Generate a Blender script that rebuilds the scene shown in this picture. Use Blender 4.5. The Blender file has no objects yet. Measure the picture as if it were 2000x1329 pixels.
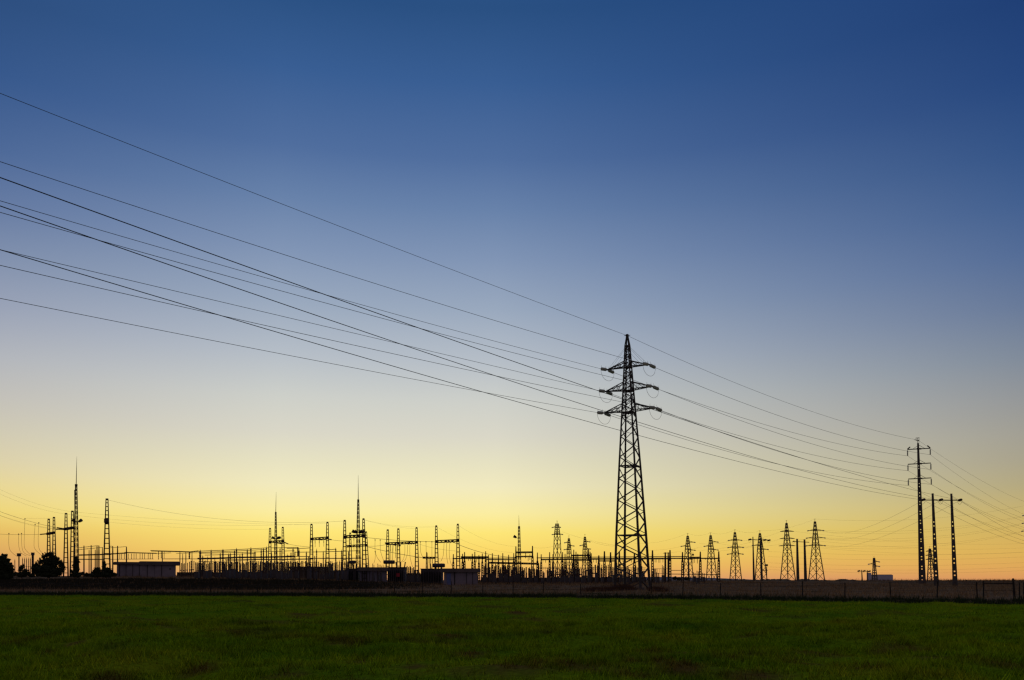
import bpy, math, random
import numpy as np
from mathutils import Vector, Matrix

S = bpy.context.scene
C = S.collection
rnd = random.Random(7)
nprng = np.random.default_rng(7)

# ------------------------------------------------------------------ camera
F = 1667.0                      # focal length in photo pixels (photo is 2000 px wide)
PITCH = math.radians(1.6)
HORIZON = 1133.0
EYE = 1.7
PY = HORIZON - F * math.tan(PITCH)
cd = bpy.data.cameras.new("camera")
cam = bpy.data.objects.new("camera", cd)
C.objects.link(cam)
cd.sensor_width = 36.0
cd.lens = F / 2000 * 36
cd.shift_y = (PY - 664.5) / 2000
cd.clip_start = 0.1
cd.clip_end = 30000
cam.location = (0, 0, EYE)
cam.rotation_euler = (math.pi / 2 + PITCH, 0, 0)
S.camera = cam

# ------------------------------------------------------------------ exposure
S.view_settings.view_transform = 'Standard'
S.view_settings.look = 'None'
S.view_settings.exposure = 0
S.view_settings.gamma = 1
S.view_settings.use_curve_mapping = False
S.cycles.filter_width = 1.35

# ------------------------------------------------------------------ dusk sky (world)
def lin(c):
    out = []
    for v in c:
        v /= 255.0
        out.append(v / 12.92 if v <= 0.04045 else ((v + 0.055) / 1.055) ** 2.4)
    return tuple(out) + (1.0,)

def elev_at(px, py):
    u = (px - 1000) / F
    v = (PY - py) / F
    d = Vector((u, math.cos(PITCH) - v * math.sin(PITCH), math.sin(PITCH) + v * math.cos(PITCH))).normalized()
    return math.asin(d.z)

SKY = {
    20: [(0, (44, 77, 125)), (150, (52, 86, 138)), (300, (74, 102, 150)), (400, (97, 119, 160)), (500, (124, 140, 170)),
         (600, (150, 159, 180)), (700, (176, 179, 186)), (780, (193, 190, 183)), (850, (207, 200, 177)),
         (900, (218, 206, 168)), (950, (231, 212, 146)), (1000, (237, 211, 118)), (1040, (228, 184, 98)),
         (1080, (217, 161, 95)), (1110, (209, 150, 104)), (1135, (190, 135, 105))],
    720: [(0, (42, 80, 130)), (150, (57, 94, 147)), (300, (80, 110, 158)), (400, (104, 130, 170)), (500, (129, 149, 181)),
          (600, (154, 169, 190)), (700, (182, 190, 199)), (780, (205, 207, 201)), (850, (218, 215, 199)),
          (900, (230, 225, 194)), (950, (242, 234, 190)), (1000, (251, 237, 162)), (1040, (254, 230, 120)),
          (1080, (251, 214, 102)), (1110, (242, 188, 100)), (1135, (222, 158, 112))],
    1980: [(0, (30, 61, 115)), (150, (35, 68, 123)), (300, (48, 81, 133)), (400, (61, 92, 141)), (500, (78, 104, 148)),
           (600, (98, 117, 150)), (700, (122, 134, 151)), (780, (143, 146, 149)), (850, (157, 154, 144)),
           (900, (164, 157, 136)), (950, (175, 163, 124)), (1000, (194, 171, 108)), (1040, (206, 173, 95)),
           (1080, (217, 173, 88)), (1110, (221, 165, 88)), (1135, (216, 147, 92))],
}
EMAX = math.radians(60)
w = bpy.data.worlds.new("World")
S.world = w
w.use_nodes = True
nt = w.node_tree
nt.nodes.clear()
def N(t, **k):
    n = nt.nodes.new(t)
    for a, b in k.items():
        setattr(n, a, b)
    return n
def L(a, b):
    nt.links.new(a, b)
tc = N('ShaderNodeTexCoord')
sx = N('ShaderNodeSeparateXYZ')
L(tc.outputs['Generated'], sx.inputs[0])
el = N('ShaderNodeMath', operation='ARCSINE')
L(sx.outputs['Z'], el.inputs[0])
az = N('ShaderNodeMath', operation='ARCTAN2')
L(sx.outputs['X'], az.inputs[0])
L(sx.outputs['Y'], az.inputs[1])
def ramp(px):
    n = N('ShaderNodeMapRange')
    n.inputs['From Min'].default_value = -0.02
    n.inputs['From Max'].default_value = EMAX
    L(el.outputs[0], n.inputs['Value'])
    r = N('ShaderNodeValToRGB')
    r.color_ramp.interpolation = 'LINEAR'
    stops = []
    for py, c in SKY[px]:
        stops.append(((elev_at(px, py) + 0.02) / (EMAX + 0.02), lin(c)))
    stops.sort()
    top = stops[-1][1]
    stops.append((0.80, tuple(v * 1.4 for v in top[:3]) + (1,)))  # unseen sky above the frame, brightened to light the ground
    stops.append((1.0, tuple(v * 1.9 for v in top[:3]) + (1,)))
    cr = r.color_ramp
    cr.elements[0].position, cr.elements[0].color = stops[0]
    cr.elements[1].position, cr.elements[1].color = stops[-1]
    for p, c in stops[1:-1]:
        e = cr.elements.new(p)
        e.color = c
    L(n.outputs[0], r.inputs[0])
    return r.outputs[0]
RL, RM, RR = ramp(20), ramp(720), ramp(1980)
def blend(a0, a1, smooth='SMOOTHSTEP', src=None):
    n = N('ShaderNodeMapRange', interpolation_type=smooth)
    n.inputs['From Min'].default_value = a0
    n.inputs['From Max'].default_value = a1
    L(src or az.outputs[0], n.inputs['Value'])
    return n.outputs[0]
def mixc(f, a, b):
    n = N('ShaderNodeMix', data_type='RGBA')
    L(f, n.inputs['Factor'])
    L(a, n.inputs['A'])
    if isinstance(b, tuple):
        n.inputs['B'].default_value = b
    else:
        L(b, n.inputs['B'])
    return n.outputs['Result']
azp = lambda px: math.atan((px - 1000) / F)
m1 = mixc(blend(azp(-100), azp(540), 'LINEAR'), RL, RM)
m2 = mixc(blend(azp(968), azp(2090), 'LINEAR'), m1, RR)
# unseen eastern sky behind the camera, muted mauve raised to light field and walls
ab = N('ShaderNodeMath', operation='ABSOLUTE')
L(az.outputs[0], ab.inputs[0])
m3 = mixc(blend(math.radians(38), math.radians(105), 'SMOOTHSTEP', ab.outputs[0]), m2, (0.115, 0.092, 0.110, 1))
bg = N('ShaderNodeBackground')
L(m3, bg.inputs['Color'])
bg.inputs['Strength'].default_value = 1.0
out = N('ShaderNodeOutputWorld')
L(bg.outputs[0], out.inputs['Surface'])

# ------------------------------------------------------------------ helpers
def at(px, py, Y):
    """point seen at photo pixel (px, py) standing Y metres ahead"""
    u = (px - 1000) / F
    v = (PY - py) / F
    d = Vector((u, math.cos(PITCH) - v * math.sin(PITCH), math.sin(PITCH) + v * math.cos(PITCH)))
    k = Y / d.y
    return Vector((d.x * k, Y, EYE + d.z * k))

def project(p):
    rel = Vector(p) - Vector((0, 0, EYE))
    dep = rel.y * math.cos(PITCH) + rel.z * math.sin(PITCH)
    up = -rel.y * math.sin(PITCH) + rel.z * math.cos(PITCH)
    return 1000 + F * rel.x / dep, PY - F * up / dep

def tag(o, label=None, cat=None, group=None, kind=None):
    if label: o['label'] = label
    if cat: o['category'] = cat
    if group: o['group'] = group
    if kind: o['kind'] = kind
    return o

class MB:
    def __init__(s):
        s.v, s.f = [], []
    def add(s, vs, fs):
        n = len(s.v)
        s.v += [Vector(p) for p in vs]
        s.f += [tuple(i + n for i in f) for f in fs]
    def bar(s, a, b, w0, w1=None, h0=None, h1=None):
        """square bar from a to b"""
        a, b = Vector(a), Vector(b)
        w1 = w0 if w1 is None else w1
        h0 = w0 if h0 is None else h0
        h1 = w1 if h1 is None else h1
        d = (b - a)
        if d.length < 1e-6: return
        d.normalize()
        ref = Vector((0, 0, 1)) if abs(d.z) < 0.9 else Vector((0, 1, 0))
        x = d.cross(ref).normalized()
        y = x.cross(d).normalized()
        vs = []
        for p, ww, hh in ((a, w0, h0), (b, w1, h1)):
            for sx_, sy_ in ((-1, -1), (1, -1), (1, 1), (-1, 1)):
                vs.append(p + x * (sx_ * ww / 2) + y * (sy_ * hh / 2))
        s.add(vs, [(0, 1, 2, 3), (7, 6, 5, 4), (0, 4, 5, 1), (1, 5, 6, 2), (2, 6, 7, 3), (3, 7, 4, 0)])
    def box(s, c, sx_, sy_, sz_, rot=0.0):
        """box with centre c of its base"""
        c = Vector(c)
        R = Matrix.Rotation(rot, 3, 'Z')
        vs = []
        for z in (0, sz_):
            for x, y in ((-1, -1), (1, -1), (1, 1), (-1, 1)):
                vs.append(c + R @ Vector((x * sx_ / 2, y * sy_ / 2, z)))
        s.add(vs, [(3, 2, 1, 0), (4, 5, 6, 7), (0, 1, 5, 4), (1, 2, 6, 5), (2, 3, 7, 6), (3, 0, 4, 7)])
    def tube(s, pts, r, n=5):
        pts = [Vector(p) for p in pts]
        rs = r if isinstance(r, (list, tuple)) else [r] * len(pts)
        rings = []
        for i, p in enumerate(pts):
            d = (pts[min(i + 1, len(pts) - 1)] - pts[max(i - 1, 0)]).normalized()
            ref = Vector((0, 0, 1)) if abs(d.z) < 0.95 else Vector((1, 0, 0))
            x = d.cross(ref).normalized()
            y = x.cross(d).normalized()
            rings.append([p + x * (rs[i] * math.cos(2 * math.pi * k / n)) + y * (rs[i] * math.sin(2 * math.pi * k / n)) for k in range(n)])
        vs = [q for ring in rings for q in ring]
        fs = []
        for i in range(len(pts) - 1):
            for k in range(n):
                fs.append((i * n + k, i * n + (k + 1) % n, (i + 1) * n + (k + 1) % n, (i + 1) * n + k))
        fs.append(tuple(range(n))[::-1])
        fs.append(tuple(range((len(pts) - 1) * n, len(pts) * n)))
        s.add(vs, fs)
    def string(s, a, b, r, discs=8, n=7):
        """disc insulator string from a to b"""
        a, b = Vector(a), Vector(b)
        pts, rs = [], []
        for k in range(discs):
            t0, t1, t2 = k / discs, (k + 0.35) / discs, (k + 0.75) / discs
            pts += [a.lerp(b, t0), a.lerp(b, t1), a.lerp(b, t2)]
            rs += [r * 0.55, r, r * 0.85]
        pts.append(b); rs.append(r * 0.4)
        s.tube(pts, rs, n)
    def build(s, name, mat, parent=None, smooth=False):
        me = bpy.data.meshes.new(name)
        off = Vector((0, 0, 0))
        p = parent
        while p is not None:
            off += p.location
            p = p.parent
        me.from_pydata([tuple(q - off) for q in s.v], [], s.f)
        me.update()
        me.materials.append(mat)
        if smooth:
            for pl in me.polygons: pl.use_smooth = True
        o = bpy.data.objects.new(name, me)
        C.objects.link(o)
        if parent: o.parent = parent
        return o

def thing(name, label, cat, loc, group=None):
    o = bpy.data.objects.new(name, None)
    o.empty_display_size = 0.5
    C.objects.link(o)
    o.location = loc
    return tag(o, label, cat, group)

# ------------------------------------------------------------------ materials
def mat(name, c1, c2=None, scale=3.0, rough=0.75, metal=0.0, bump=0.0, detail=4.0, stretch=None, lo=0.35, hi=0.65):
    m = bpy.data.materials.new(name)
    m.use_nodes = True
    t = m.node_tree
    b = t.nodes['Principled BSDF']
    b.inputs['Roughness'].default_value = rough
    b.inputs['Metallic'].default_value = metal
    b.inputs['Specular IOR Level'].default_value = 0.25
    c2 = c2 or tuple(v * 0.7 for v in c1)
    co = t.nodes.new('ShaderNodeTexCoord')
    src = co.outputs['Object']
    if stretch:
        mp = t.nodes.new('ShaderNodeMapping')
        mp.inputs['Scale'].default_value = stretch
        t.links.new(src, mp.inputs[0])
        src = mp.outputs[0]
    no = t.nodes.new('ShaderNodeTexNoise')
    no.inputs['Scale'].default_value = scale
    no.inputs['Detail'].default_value = detail
    t.links.new(src, no.inputs['Vector'])
    r = t.nodes.new('ShaderNodeValToRGB')
    r.color_ramp.elements[0].position = lo
    r.color_ramp.elements[1].position = hi
    r.color_ramp.elements[0].color = c1 + (1,)
    r.color_ramp.elements[1].color = c2 + (1,)
    t.links.new(no.outputs['Fac'], r.inputs[0])
    t.links.new(r.outputs[0], b.inputs['Base Color'])
    if bump:
        bp = t.nodes.new('ShaderNodeBump')
        bp.inputs['Strength'].default_value = bump
        t.links.new(no.outputs['Fac'], bp.inputs['Height'])
        t.links.new(bp.outputs[0], b.inputs['Normal'])
    return m

M = {
    'steel': mat('weathered_steel', (0.09, 0.085, 0.085), (0.05, 0.048, 0.046), 2.0, 0.75),
    'dark': mat('dark_steel', (0.06, 0.05, 0.048), (0.035, 0.03, 0.028), 2.0, 0.8),
    'wire': mat('aluminium_cable', (0.07, 0.07, 0.075), (0.05, 0.05, 0.05), 1.0, 0.6),
    'glass': mat('insulator_glass', (0.62, 0.68, 0.56), (0.50, 0.55, 0.46), 3.0, 0.3),
    'porcelain': mat('brown_porcelain', (0.10, 0.06, 0.045), (0.07, 0.04, 0.03), 3.0, 0.4),
    'concrete': mat('pole_concrete', (0.13, 0.12, 0.115), (0.085, 0.08, 0.075), 1.2, 0.85, bump=0.1),
    'wall': mat('pale_render', (0.34, 0.31, 0.37), (0.25, 0.23, 0.28), 0.8, 0.9),
    'bluewall': mat('bluish_render', (0.26, 0.25, 0.32), (0.20, 0.19, 0.25), 0.8, 0.9),
    'beige': mat('beige_render', (0.26, 0.22, 0.18), (0.20, 0.17, 0.15), 0.8, 0.9),
    'roof': mat('grey_roof_slab', (0.17, 0.14, 0.14), (0.11, 0.10, 0.10), 0.7, 0.9),
    'gap': mat('dark_joint', (0.06, 0.055, 0.06), (0.04, 0.04, 0.045), 1.0, 0.9),
    'door': mat('blue_door_paint', (0.16, 0.22, 0.48), (0.12, 0.18, 0.40), 1.0, 0.5),
    'red': mat('red_paint', (0.45, 0.04, 0.06), (0.35, 0.03, 0.05), 1.0, 0.5),
    'tank': mat('transformer_grey', (0.11, 0.10, 0.105), (0.07, 0.068, 0.072), 0.9, 0.8),
    'panel': mat('dark_base_panel', (0.07, 0.065, 0.07), (0.05, 0.047, 0.05), 0.9, 0.95),
    'leaf': mat('dark_foliage', (0.045, 0.06, 0.025), (0.025, 0.035, 0.015), 2.0, 0.8),
    'bark': mat('bark', (0.07, 0.05, 0.04), (0.05, 0.035, 0.03), 4.0, 0.9, bump=0.3),
    'dry': mat('dry_weeds', (0.22, 0.13, 0.06), (0.11, 0.065, 0.032), 1.5, 1.0),
    'rust': mat('rusty_weeds', (0.15, 0.075, 0.04), (0.08, 0.045, 0.026), 1.5, 1.0),
    'scrub': mat('scrub_leaves', (0.05, 0.045, 0.022), (0.03, 0.03, 0.015), 1.0, 0.9),
    'verge': mat('verge_grass', (0.035, 0.055, 0.015), (0.02, 0.035, 0.01), 0.8, 0.9),
    'post': mat('fence_post_wood', (0.04, 0.034, 0.028), (0.025, 0.02, 0.018), 5.0, 0.9),
    'hill': mat('far_hill', (0.20, 0.17, 0.19), (0.17, 0.15, 0.17), 0.002, 1.0),
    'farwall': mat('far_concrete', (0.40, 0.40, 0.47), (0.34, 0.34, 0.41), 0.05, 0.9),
}

# ------------------------------------------------------------------ terrain
EX = np.array([-3000, -400, -120, -56.4, -26.6, 0, 17.4, 35.4, 60, 110, 3000], float)
EY = np.array([150, 140, 108, 94, 88.6, 81, 72.7, 59, 44, 20, -60], float)
def edge(x):
    return np.interp(x, EX, EY)
PXK = np.array([0, 300, 600, 850, 1250, 1450, 2000], float)
def _k(vals, x, y):
    px = 1000 + F * np.asarray(x, float) / np.maximum(np.asarray(y, float), 20)
    return np.interp(px, PXK, vals)
_w = np.random.default_rng(3)
WAVES = [(l_ , a_ , p_) for l_, a_, p_ in zip(_w.uniform(1.1, 6.5, 30), _w.uniform(0, np.pi, 30), _w.uniform(0, 6.28, 30))]
def lumps(x, y):
    z = 0
    for l_, a_, p_ in WAVES:
        z = z + l_ * 0.0042 * np.sin((x * np.cos(a_) + y * np.sin(a_)) * 2 * np.pi / l_ + p_ + 0.8 * np.sin(x * 0.31 + y * 0.17 + p_))
    return z
def gz(x, y):
    x = np.asarray(x, float); y = np.asarray(y, float)
    d = y - edge(x)
    plat = _k([1.85, 1.85, 1.45, 0.95, 0.95, 1.35, 1.42], x, y)
    rise2 = _k([0.70, 0.65, 0.40, 0.15, 0.0, 0.0, 0.0], x, y)
    s0 = _k([29, 29, 24, 12, 8, 8, 8], x, y)
    ln = _k([20, 20, 22, 34, 40, 120, 265], x, y)
    t = np.clip((d - s0) / ln, 0, 1)
    z = 0.28 * np.clip(d / 5, 0, 1) + (plat - 0.28) * t * t * (3 - 2 * t) + rise2 * np.clip((d - 51) / 30, 0, 1)
    nearfield = np.clip(-d / 4, 0, 1)
    und = (0.05 * np.sin(x * 0.31 + 0.6 * np.sin(y * 0.21)) * np.sin(y * 0.43 + 1.3) + 0.035 * np.sin(x * 0.11 + y * 0.83)
           + 0.02 * np.sin(x * 1.7 + 2 * np.sin(y * 0.9)) * np.sin(y * 2.1))
    und = und + lumps(x, y) * np.clip((130 - y) / 60, 0, 1)
    far = np.clip((y - 500) / 1500, 0, 1)
    z = z + und * nearfield + 0.6 * und * np.clip(d / 10, 0, 1) * (1 - far)
    return z
def g(x, y):
    return float(gz(x, y))

# bare soil: worn tramline and scuffed patches, placed on the ground by where they lie in the field
def ground_xy(px, py):
    u = (px - 1000) / F; v = (PY - py) / F
    d = Vector((u, math.cos(PITCH) - v * math.sin(PITCH), math.sin(PITCH) + v * math.cos(PITCH)))
    t = EYE / -d.z
    return d.x * t, d.y * t
def _patch(px, py, rx, ry):
    x0, y0 = ground_xy(px, py)
    return x0, y0, abs(ground_xy(px + rx, py)[0] - x0), abs(ground_xy(px, py - ry)[1] - y0)
PATCHES = [_patch(*p) for p in ((20, 1271, 16, 5), (75, 1247, 22, 5), (92, 1281, 26, 6), (275, 1282, 34, 9), (140, 1255, 22, 5), (400, 1304, 40, 9), (170, 1290, 30, 6), (560, 1312, 40, 8), (870, 1246, 60, 5),
    (760, 1244, 50, 5), (915, 1284, 46, 7), (1045, 1300, 46, 8), (1110, 1304, 40, 7), (1235, 1298, 22, 7), (1290, 1304, 26, 7), (905, 1321, 30, 9), (1380, 1284, 50, 7), (1265, 1271, 32, 5), (1340, 1276, 40, 5),
    (600, 1203, 40, 4), (1010, 1200, 30, 3), (1300, 1182, 60, 3), (1600, 1272, 60, 6), (1420, 1297, 40, 8), (1760, 1266, 70, 7), (1560, 1300, 60, 8), (1860, 1290, 80, 10), (1960, 1312, 60, 12), (1680, 1310, 60, 9), (720, 1290, 40, 6), (480, 1262, 40, 5), (1000, 1318, 90, 12), (1150, 1312, 80, 12), (1330, 1312, 70, 10), (680, 1322, 60, 8), (220, 1318, 60, 8), (1480, 1322, 90, 9), (1240, 1322, 70, 8), (820, 1304, 50, 6))]
LINES = [[ground_xy(*p) for p in l] for l in (((150, 1207), (280, 1220), (420, 1236), (560, 1250), (700, 1264)), ((60, 1195), (260, 1206), (470, 1216), (760, 1228)), ((700, 1193), (860, 1203), (1010, 1211), (1200, 1218)), ((1460, 1250), (1640, 1246), (1860, 1236)))]
def soil_at(x, y):
    x = np.asarray(x, float); y = np.asarray(y, float)
    out = np.zeros(np.broadcast(x, y).shape)
    for x0, y0, rx, ry in PATCHES:
        out = np.maximum(out, 0.75 * np.exp(-(((x - x0) / rx) ** 2 + ((y - y0) / ry) ** 2)))
    for ln_ in LINES:
        for (xa, ya), (xb, yb) in zip(ln_, ln_[1:]):
            dx, dy = xb - xa, yb - ya
            t = np.clip(((x - xa) * dx + (y - ya) * dy) / (dx * dx + dy * dy), 0, 1)
            dist = np.hypot(x - xa - t * dx, y - ya - t * dy)
            out = np.maximum(out, 0.55 * np.exp(-(dist / 0.5) ** 2))
    return out

def grid_object(name, xs, rows, fy, material):
    """sheet of quads; fy(x, r) gives the y of row r"""
    nx, ny = len(xs), len(rows)
    X = np.tile(xs, (ny, 1))
    Y = np.stack([fy(xs, r) for r in rows])
    Z = gz(X, Y)
    co = np.stack([X, Y, Z], -1).reshape(-1, 3)
    i = np.arange(ny - 1)[:, None] * nx + np.arange(nx - 1)[None, :]
    q = np.stack([i, i + 1, i + 1 + nx, i + nx], -1).reshape(-1, 4)
    me = bpy.data.meshes.new(name)
    me.vertices.add(len(co)); me.vertices.foreach_set('co', co.ravel())
    me.loops.add(q.size); me.loops.foreach_set('vertex_index', q.ravel().astype(np.int32))
    me.polygons.add(len(q))
    me.polygons.foreach_set('loop_start', (np.arange(len(q)) * 4).astype(np.int32))
    me.polygons.foreach_set('use_smooth', np.ones(len(q), bool))
    me.update(calc_edges=True)
    at_ = me.attributes.new('soil', 'FLOAT', 'POINT')
    at_.data.foreach_set('value', soil_at(co[:, 0], co[:, 1]).astype(np.float32))
    me.materials.append(material)
    o = bpy.data.objects.new(name, me)
    C.objects.link(o)
    return o

def ground_mat(name, stops, scale_a, scale_b, patch=None, bump=0.4, fine=None, extra=None):
    m = bpy.data.materials.new(name); m.use_nodes = True
    t = m.node_tree; b = t.nodes['Principled BSDF']
    b.inputs['Roughness'].default_value = 0.95
    b.inputs['Specular IOR Level'].default_value = 0.0
    co = t.nodes.new('ShaderNodeTexCoord')
    def noise(sc, det=6, rough=0.6, stretch=(1, 1, 1)):
        mp = t.nodes.new('ShaderNodeMapping'); mp.inputs['Scale'].default_value = stretch
        t.links.new(co.outputs['Object'], mp.inputs[0])
        n = t.nodes.new('ShaderNodeTexNoise')
        n.inputs['Scale'].default_value = sc; n.inputs['Detail'].default_value = det; n.inputs['Roughness'].default_value = rough
        t.links.new(mp.outputs[0], n.inputs['Vector'])
        return n.outputs['Fac']
    na = noise(scale_a)
    r = t.nodes.new('ShaderNodeValToRGB')
    cr = r.color_ramp
    cr.elements[0].position, cr.elements[0].color = stops[0][0], stops[0][1] + (1,)
    cr.elements[1].position, cr.elements[1].color = stops[-1][0], stops[-1][1] + (1,)
    for p, c in stops[1:-1]:
        e = cr.elements.new(p); e.color = c + (1,)
    t.links.new(na, r.inputs[0])
    col = r.outputs[0]
    if patch:
        pc, psc, p0, p1 = patch
        npn = noise(psc, 5, 0.65, (0.6, 1.0, 1))
        mr = t.nodes.new('ShaderNodeMapRange')
        mr.inputs['From Min'].default_value = p0; mr.inputs['From Max'].default_value = p1
        t.links.new(npn, mr.inputs['Value'])
        mx = t.nodes.new('ShaderNodeMix'); mx.data_type = 'RGBA'
        t.links.new(mr.outputs[0], mx.inputs['Factor']); t.links.new(col, mx.inputs['A'])
        mx.inputs['B'].default_value = pc + (1,)
        col = mx.outputs['Result']
    if extra:
        an = t.nodes.new('ShaderNodeAttribute'); an.attribute_name = 'soil'
        ns = noise(1.1, 8, 0.75)
        ad = t.nodes.new('ShaderNodeMath'); ad.operation = 'ADD'
        t.links.new(an.outputs['Fac'], ad.inputs[0]); t.links.new(ns, ad.inputs[1])
        mr = t.nodes.new('ShaderNodeMapRange')
        mr.inputs['From Min'].default_value = 0.70; mr.inputs['From Max'].default_value = 1.22; mr.inputs['To Max'].default_value = 0.9
        t.links.new(ad.outputs[0], mr.inputs['Value'])
        mx = t.nodes.new('ShaderNodeMix'); mx.data_type = 'RGBA'
        t.links.new(mr.outputs[0], mx.inputs['Factor']); t.links.new(col, mx.inputs['A'])
        mx.inputs['B'].default_value = extra + (1,)
        col = mx.outputs['Result']
    nb = noise(scale_b, 3)
    mr = t.nodes.new('ShaderNodeMapRange')
    mr.inputs['From Min'].default_value = 0.25; mr.inputs['From Max'].default_value = 0.75
    mr.inputs['To Min'].default_value = 0.55; mr.inputs['To Max'].default_value = 1.35
    t.links.new(nb, mr.inputs['Value'])
    mx = t.nodes.new('ShaderNodeMix'); mx.data_type = 'RGBA'; mx.blend_type = 'MULTIPLY'
    mx.inputs['Factor'].default_value = 1
    t.links.new(col, mx.inputs['A']); t.links.new(mr.outputs[0], mx.inputs['B'])
    col = mx.outputs['Result']
    if fine:
        ge = t.nodes.new('ShaderNodeNewGeometry')
        mr = t.nodes.new('ShaderNodeMapRange')
        mr.inputs['To Min'].default_value = 1 - fine; mr.inputs['To Max'].default_value = 1 + fine
        t.links.new(ge.outputs['Random Per Island'], mr.inputs['Value'])
        mx = t.nodes.new('ShaderNodeMix'); mx.data_type = 'RGBA'; mx.blend_type = 'MULTIPLY'; mx.inputs['Factor'].default_value = 1
        t.links.new(col, mx.inputs['A']); t.links.new(mr.outputs[0], mx.inputs['B'])
        col = mx.outputs['Result']
    t.links.new(col, b.inputs['Base Color'])
    bp = t.nodes.new('ShaderNodeBump'); bp.inputs['Strength'].default_value = bump; bp.inputs['Distance'].default_value = 0.08
    t.links.new(nb, bp.inputs['Height']); t.links.new(bp.outputs[0], b.inputs['Normal'])
    return m

GREEN = [(0.32, (0.100, 0.215, 0.006)), (0.5, (0.180, 0.290, 0.006)), (0.68, (0.250, 0.300, 0.008))]
field_mat = ground_mat('young_crop_ground', GREEN, 0.22, 9.0, patch=((0.14, 0.085, 0.02), 0.30, 0.55, 0.72), extra=(0.15, 0.085, 0.022))
bank_mat = ground_mat('dry_bank_soil', [(0.3, (0.16, 0.10, 0.048)), (0.5, (0.27, 0.18, 0.09)), (0.7, (0.20, 0.13, 0.065))], 0.12, 3.0,
                      patch=((0.05, 0.045, 0.02), 0.09, 0.52, 0.66))

xs = np.unique(np.concatenate([np.arange(-72, 72.1, 0.42), np.array([72 + 1.6 * 1.25 ** k for k in range(22)]), -np.array([72 + 1.6 * 1.25 ** k for k in range(22)])]))
xs = xs[(xs > -2600) & (xs < 2600)]
ts = np.concatenate([np.linspace(0, 0.32, 12), np.linspace(0.32, 1.0, 330)[1:]])
fld = grid_object('field', xs, ts, lambda x, t: -60 + (edge(x) + 60) * t, field_mat)
tag(fld, kind='structure')
ds = np.concatenate([np.arange(0, 130, 0.7), 130 + np.array([1.5 * 1.16 ** k for k in range(62)])])
bank = grid_object('ground', xs, ds, lambda x, d: edge(x) + d, bank_mat)
tag(bank, kind='structure')

# far low ridge on the horizon
def ridge(pts, Y, depth):
    mb = MB()
    n = len(pts)
    vs = []
    for px, py in pts:
        p = at(px, py, Y)
        vs += [Vector((p.x, Y - depth, 0)), p, Vector((p.x, Y + depth, 0))]
    fs = []
    for i in range(n - 1):
        a, b = i * 3, (i + 1) * 3
        fs += [(a, b, b + 1, a + 1), (a + 1, b + 1, b + 2, a + 2)]
    mb.add(vs, fs)
    return mb
pts = [(1180, 1132)]
for px in range(1190, 1500, 6):
    h = 1127.0 + 4.2 * ((px - 1310) / 150.0) ** 2 if px < 1310 else 1127.0 + 5.4 * ((px - 1310) / 160.0) ** 1.3
    pts.append((px, h + rnd.uniform(-0.25, 0.25)))
pts.append((1510, 1133))
tag(ridge(pts, 3200, 300).build('hills', M['hill']), kind='structure')

def treeline(x0, x1, base_py, hmax, Y):
    pts = []
    px = x0; h = 0.4
    while px < x1:
        h = min(max(h + rnd.uniform(-0.55, 0.55), 0.15), 1.0)
        pts.append((px, base_py - hmax * h)); px += rnd.uniform(0.8, 2.0)
    return ridge(pts, Y, 40)
tag(treeline(1405, 1668, 1134.6, 3.6, 1500).build('far_wood', M['leaf']), 'low ragged line of far trees on the horizon between the distant towers', 'trees', kind='stuff')
tag(treeline(1740, 2060, 1135.2, 1.8, 1600).build('far_wood', M['leaf']), 'very low far tree line on the horizon at right', 'trees', kind='stuff')

# ------------------------------------------------------------------ grass and weeds (uncountable)
def clumpiness(x, y):
    z = 0
    for k_, (l_, a_, p_) in enumerate(WAVES[:16]):
        l2 = 0.35 + 0.22 * l_
        z = z + np.sin((x * np.cos(a_) + y * np.sin(a_)) * 2 * np.pi / l2 + p_ + 1.3 * np.sin(x * 0.7 + y * 0.5 + p_))
    return z / 3.2
def tufts(name, P, h0, h1, blades, width, spread, material, lean=0.35, clump=0.0):
    n = len(P)
    hf = np.clip(1 + clump * clumpiness(P[:, 0], P[:, 1]), 0.3, 2.0)
    hf = np.repeat(hf, blades)
    P = np.repeat(P, blades, 0)
    m = len(P)
    ang = nprng.uniform(0, 2 * np.pi, m)
    h = nprng.uniform(h0, h1, m) * hf
    base = P + np.stack([nprng.normal(0, spread, m), nprng.normal(0, spread, m), np.zeros(m) - 0.01], -1)
    wv = np.stack([np.cos(ang), np.sin(ang), np.zeros(m)], -1) * (width * nprng.uniform(0.6, 1.3, m))[:, None]
    ld = nprng.uniform(0, 2 * np.pi, m)
    tip = base + np.stack([np.cos(ld) * lean * h, np.sin(ld) * lean * h, h], -1) * nprng.uniform(0.7, 1.0, m)[:, None]
    co = np.stack([base - wv, base + wv, tip], 1).reshape(-1, 3)
    me = bpy.data.meshes.new(name)
    me.vertices.add(len(co)); me.vertices.foreach_set('co', co.ravel())
    me.loops.add(3 * m); me.loops.foreach_set('vertex_index', np.arange(3 * m, dtype=np.int32))
    me.polygons.add(m); me.polygons.foreach_set('loop_start', (np.arange(m) * 3).astype(np.int32))
    me.update(calc_edges=True)
    if name == 'grass':
        sa = me.attributes.new('soil', 'FLOAT', 'POINT')
        sa.data.foreach_set('value', np.repeat(soil_at(base[:, 0], base[:, 1]), 3).astype(np.float32))
    me.materials.append(material)
    o = bpy.data.objects.new(name, me)
    C.objects.link(o)
    return o
def patchiness(x, y):
    return (np.sin(x * 0.55 + 1.7 * np.sin(y * 0.37)) * np.sin(y * 0.61 + 1.1 * np.sin(x * 0.23 + 2)) + 0.6 * np.sin(x * 1.3 + y * 0.9) * np.sin(y * 1.9 - x * 0.4))
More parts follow.
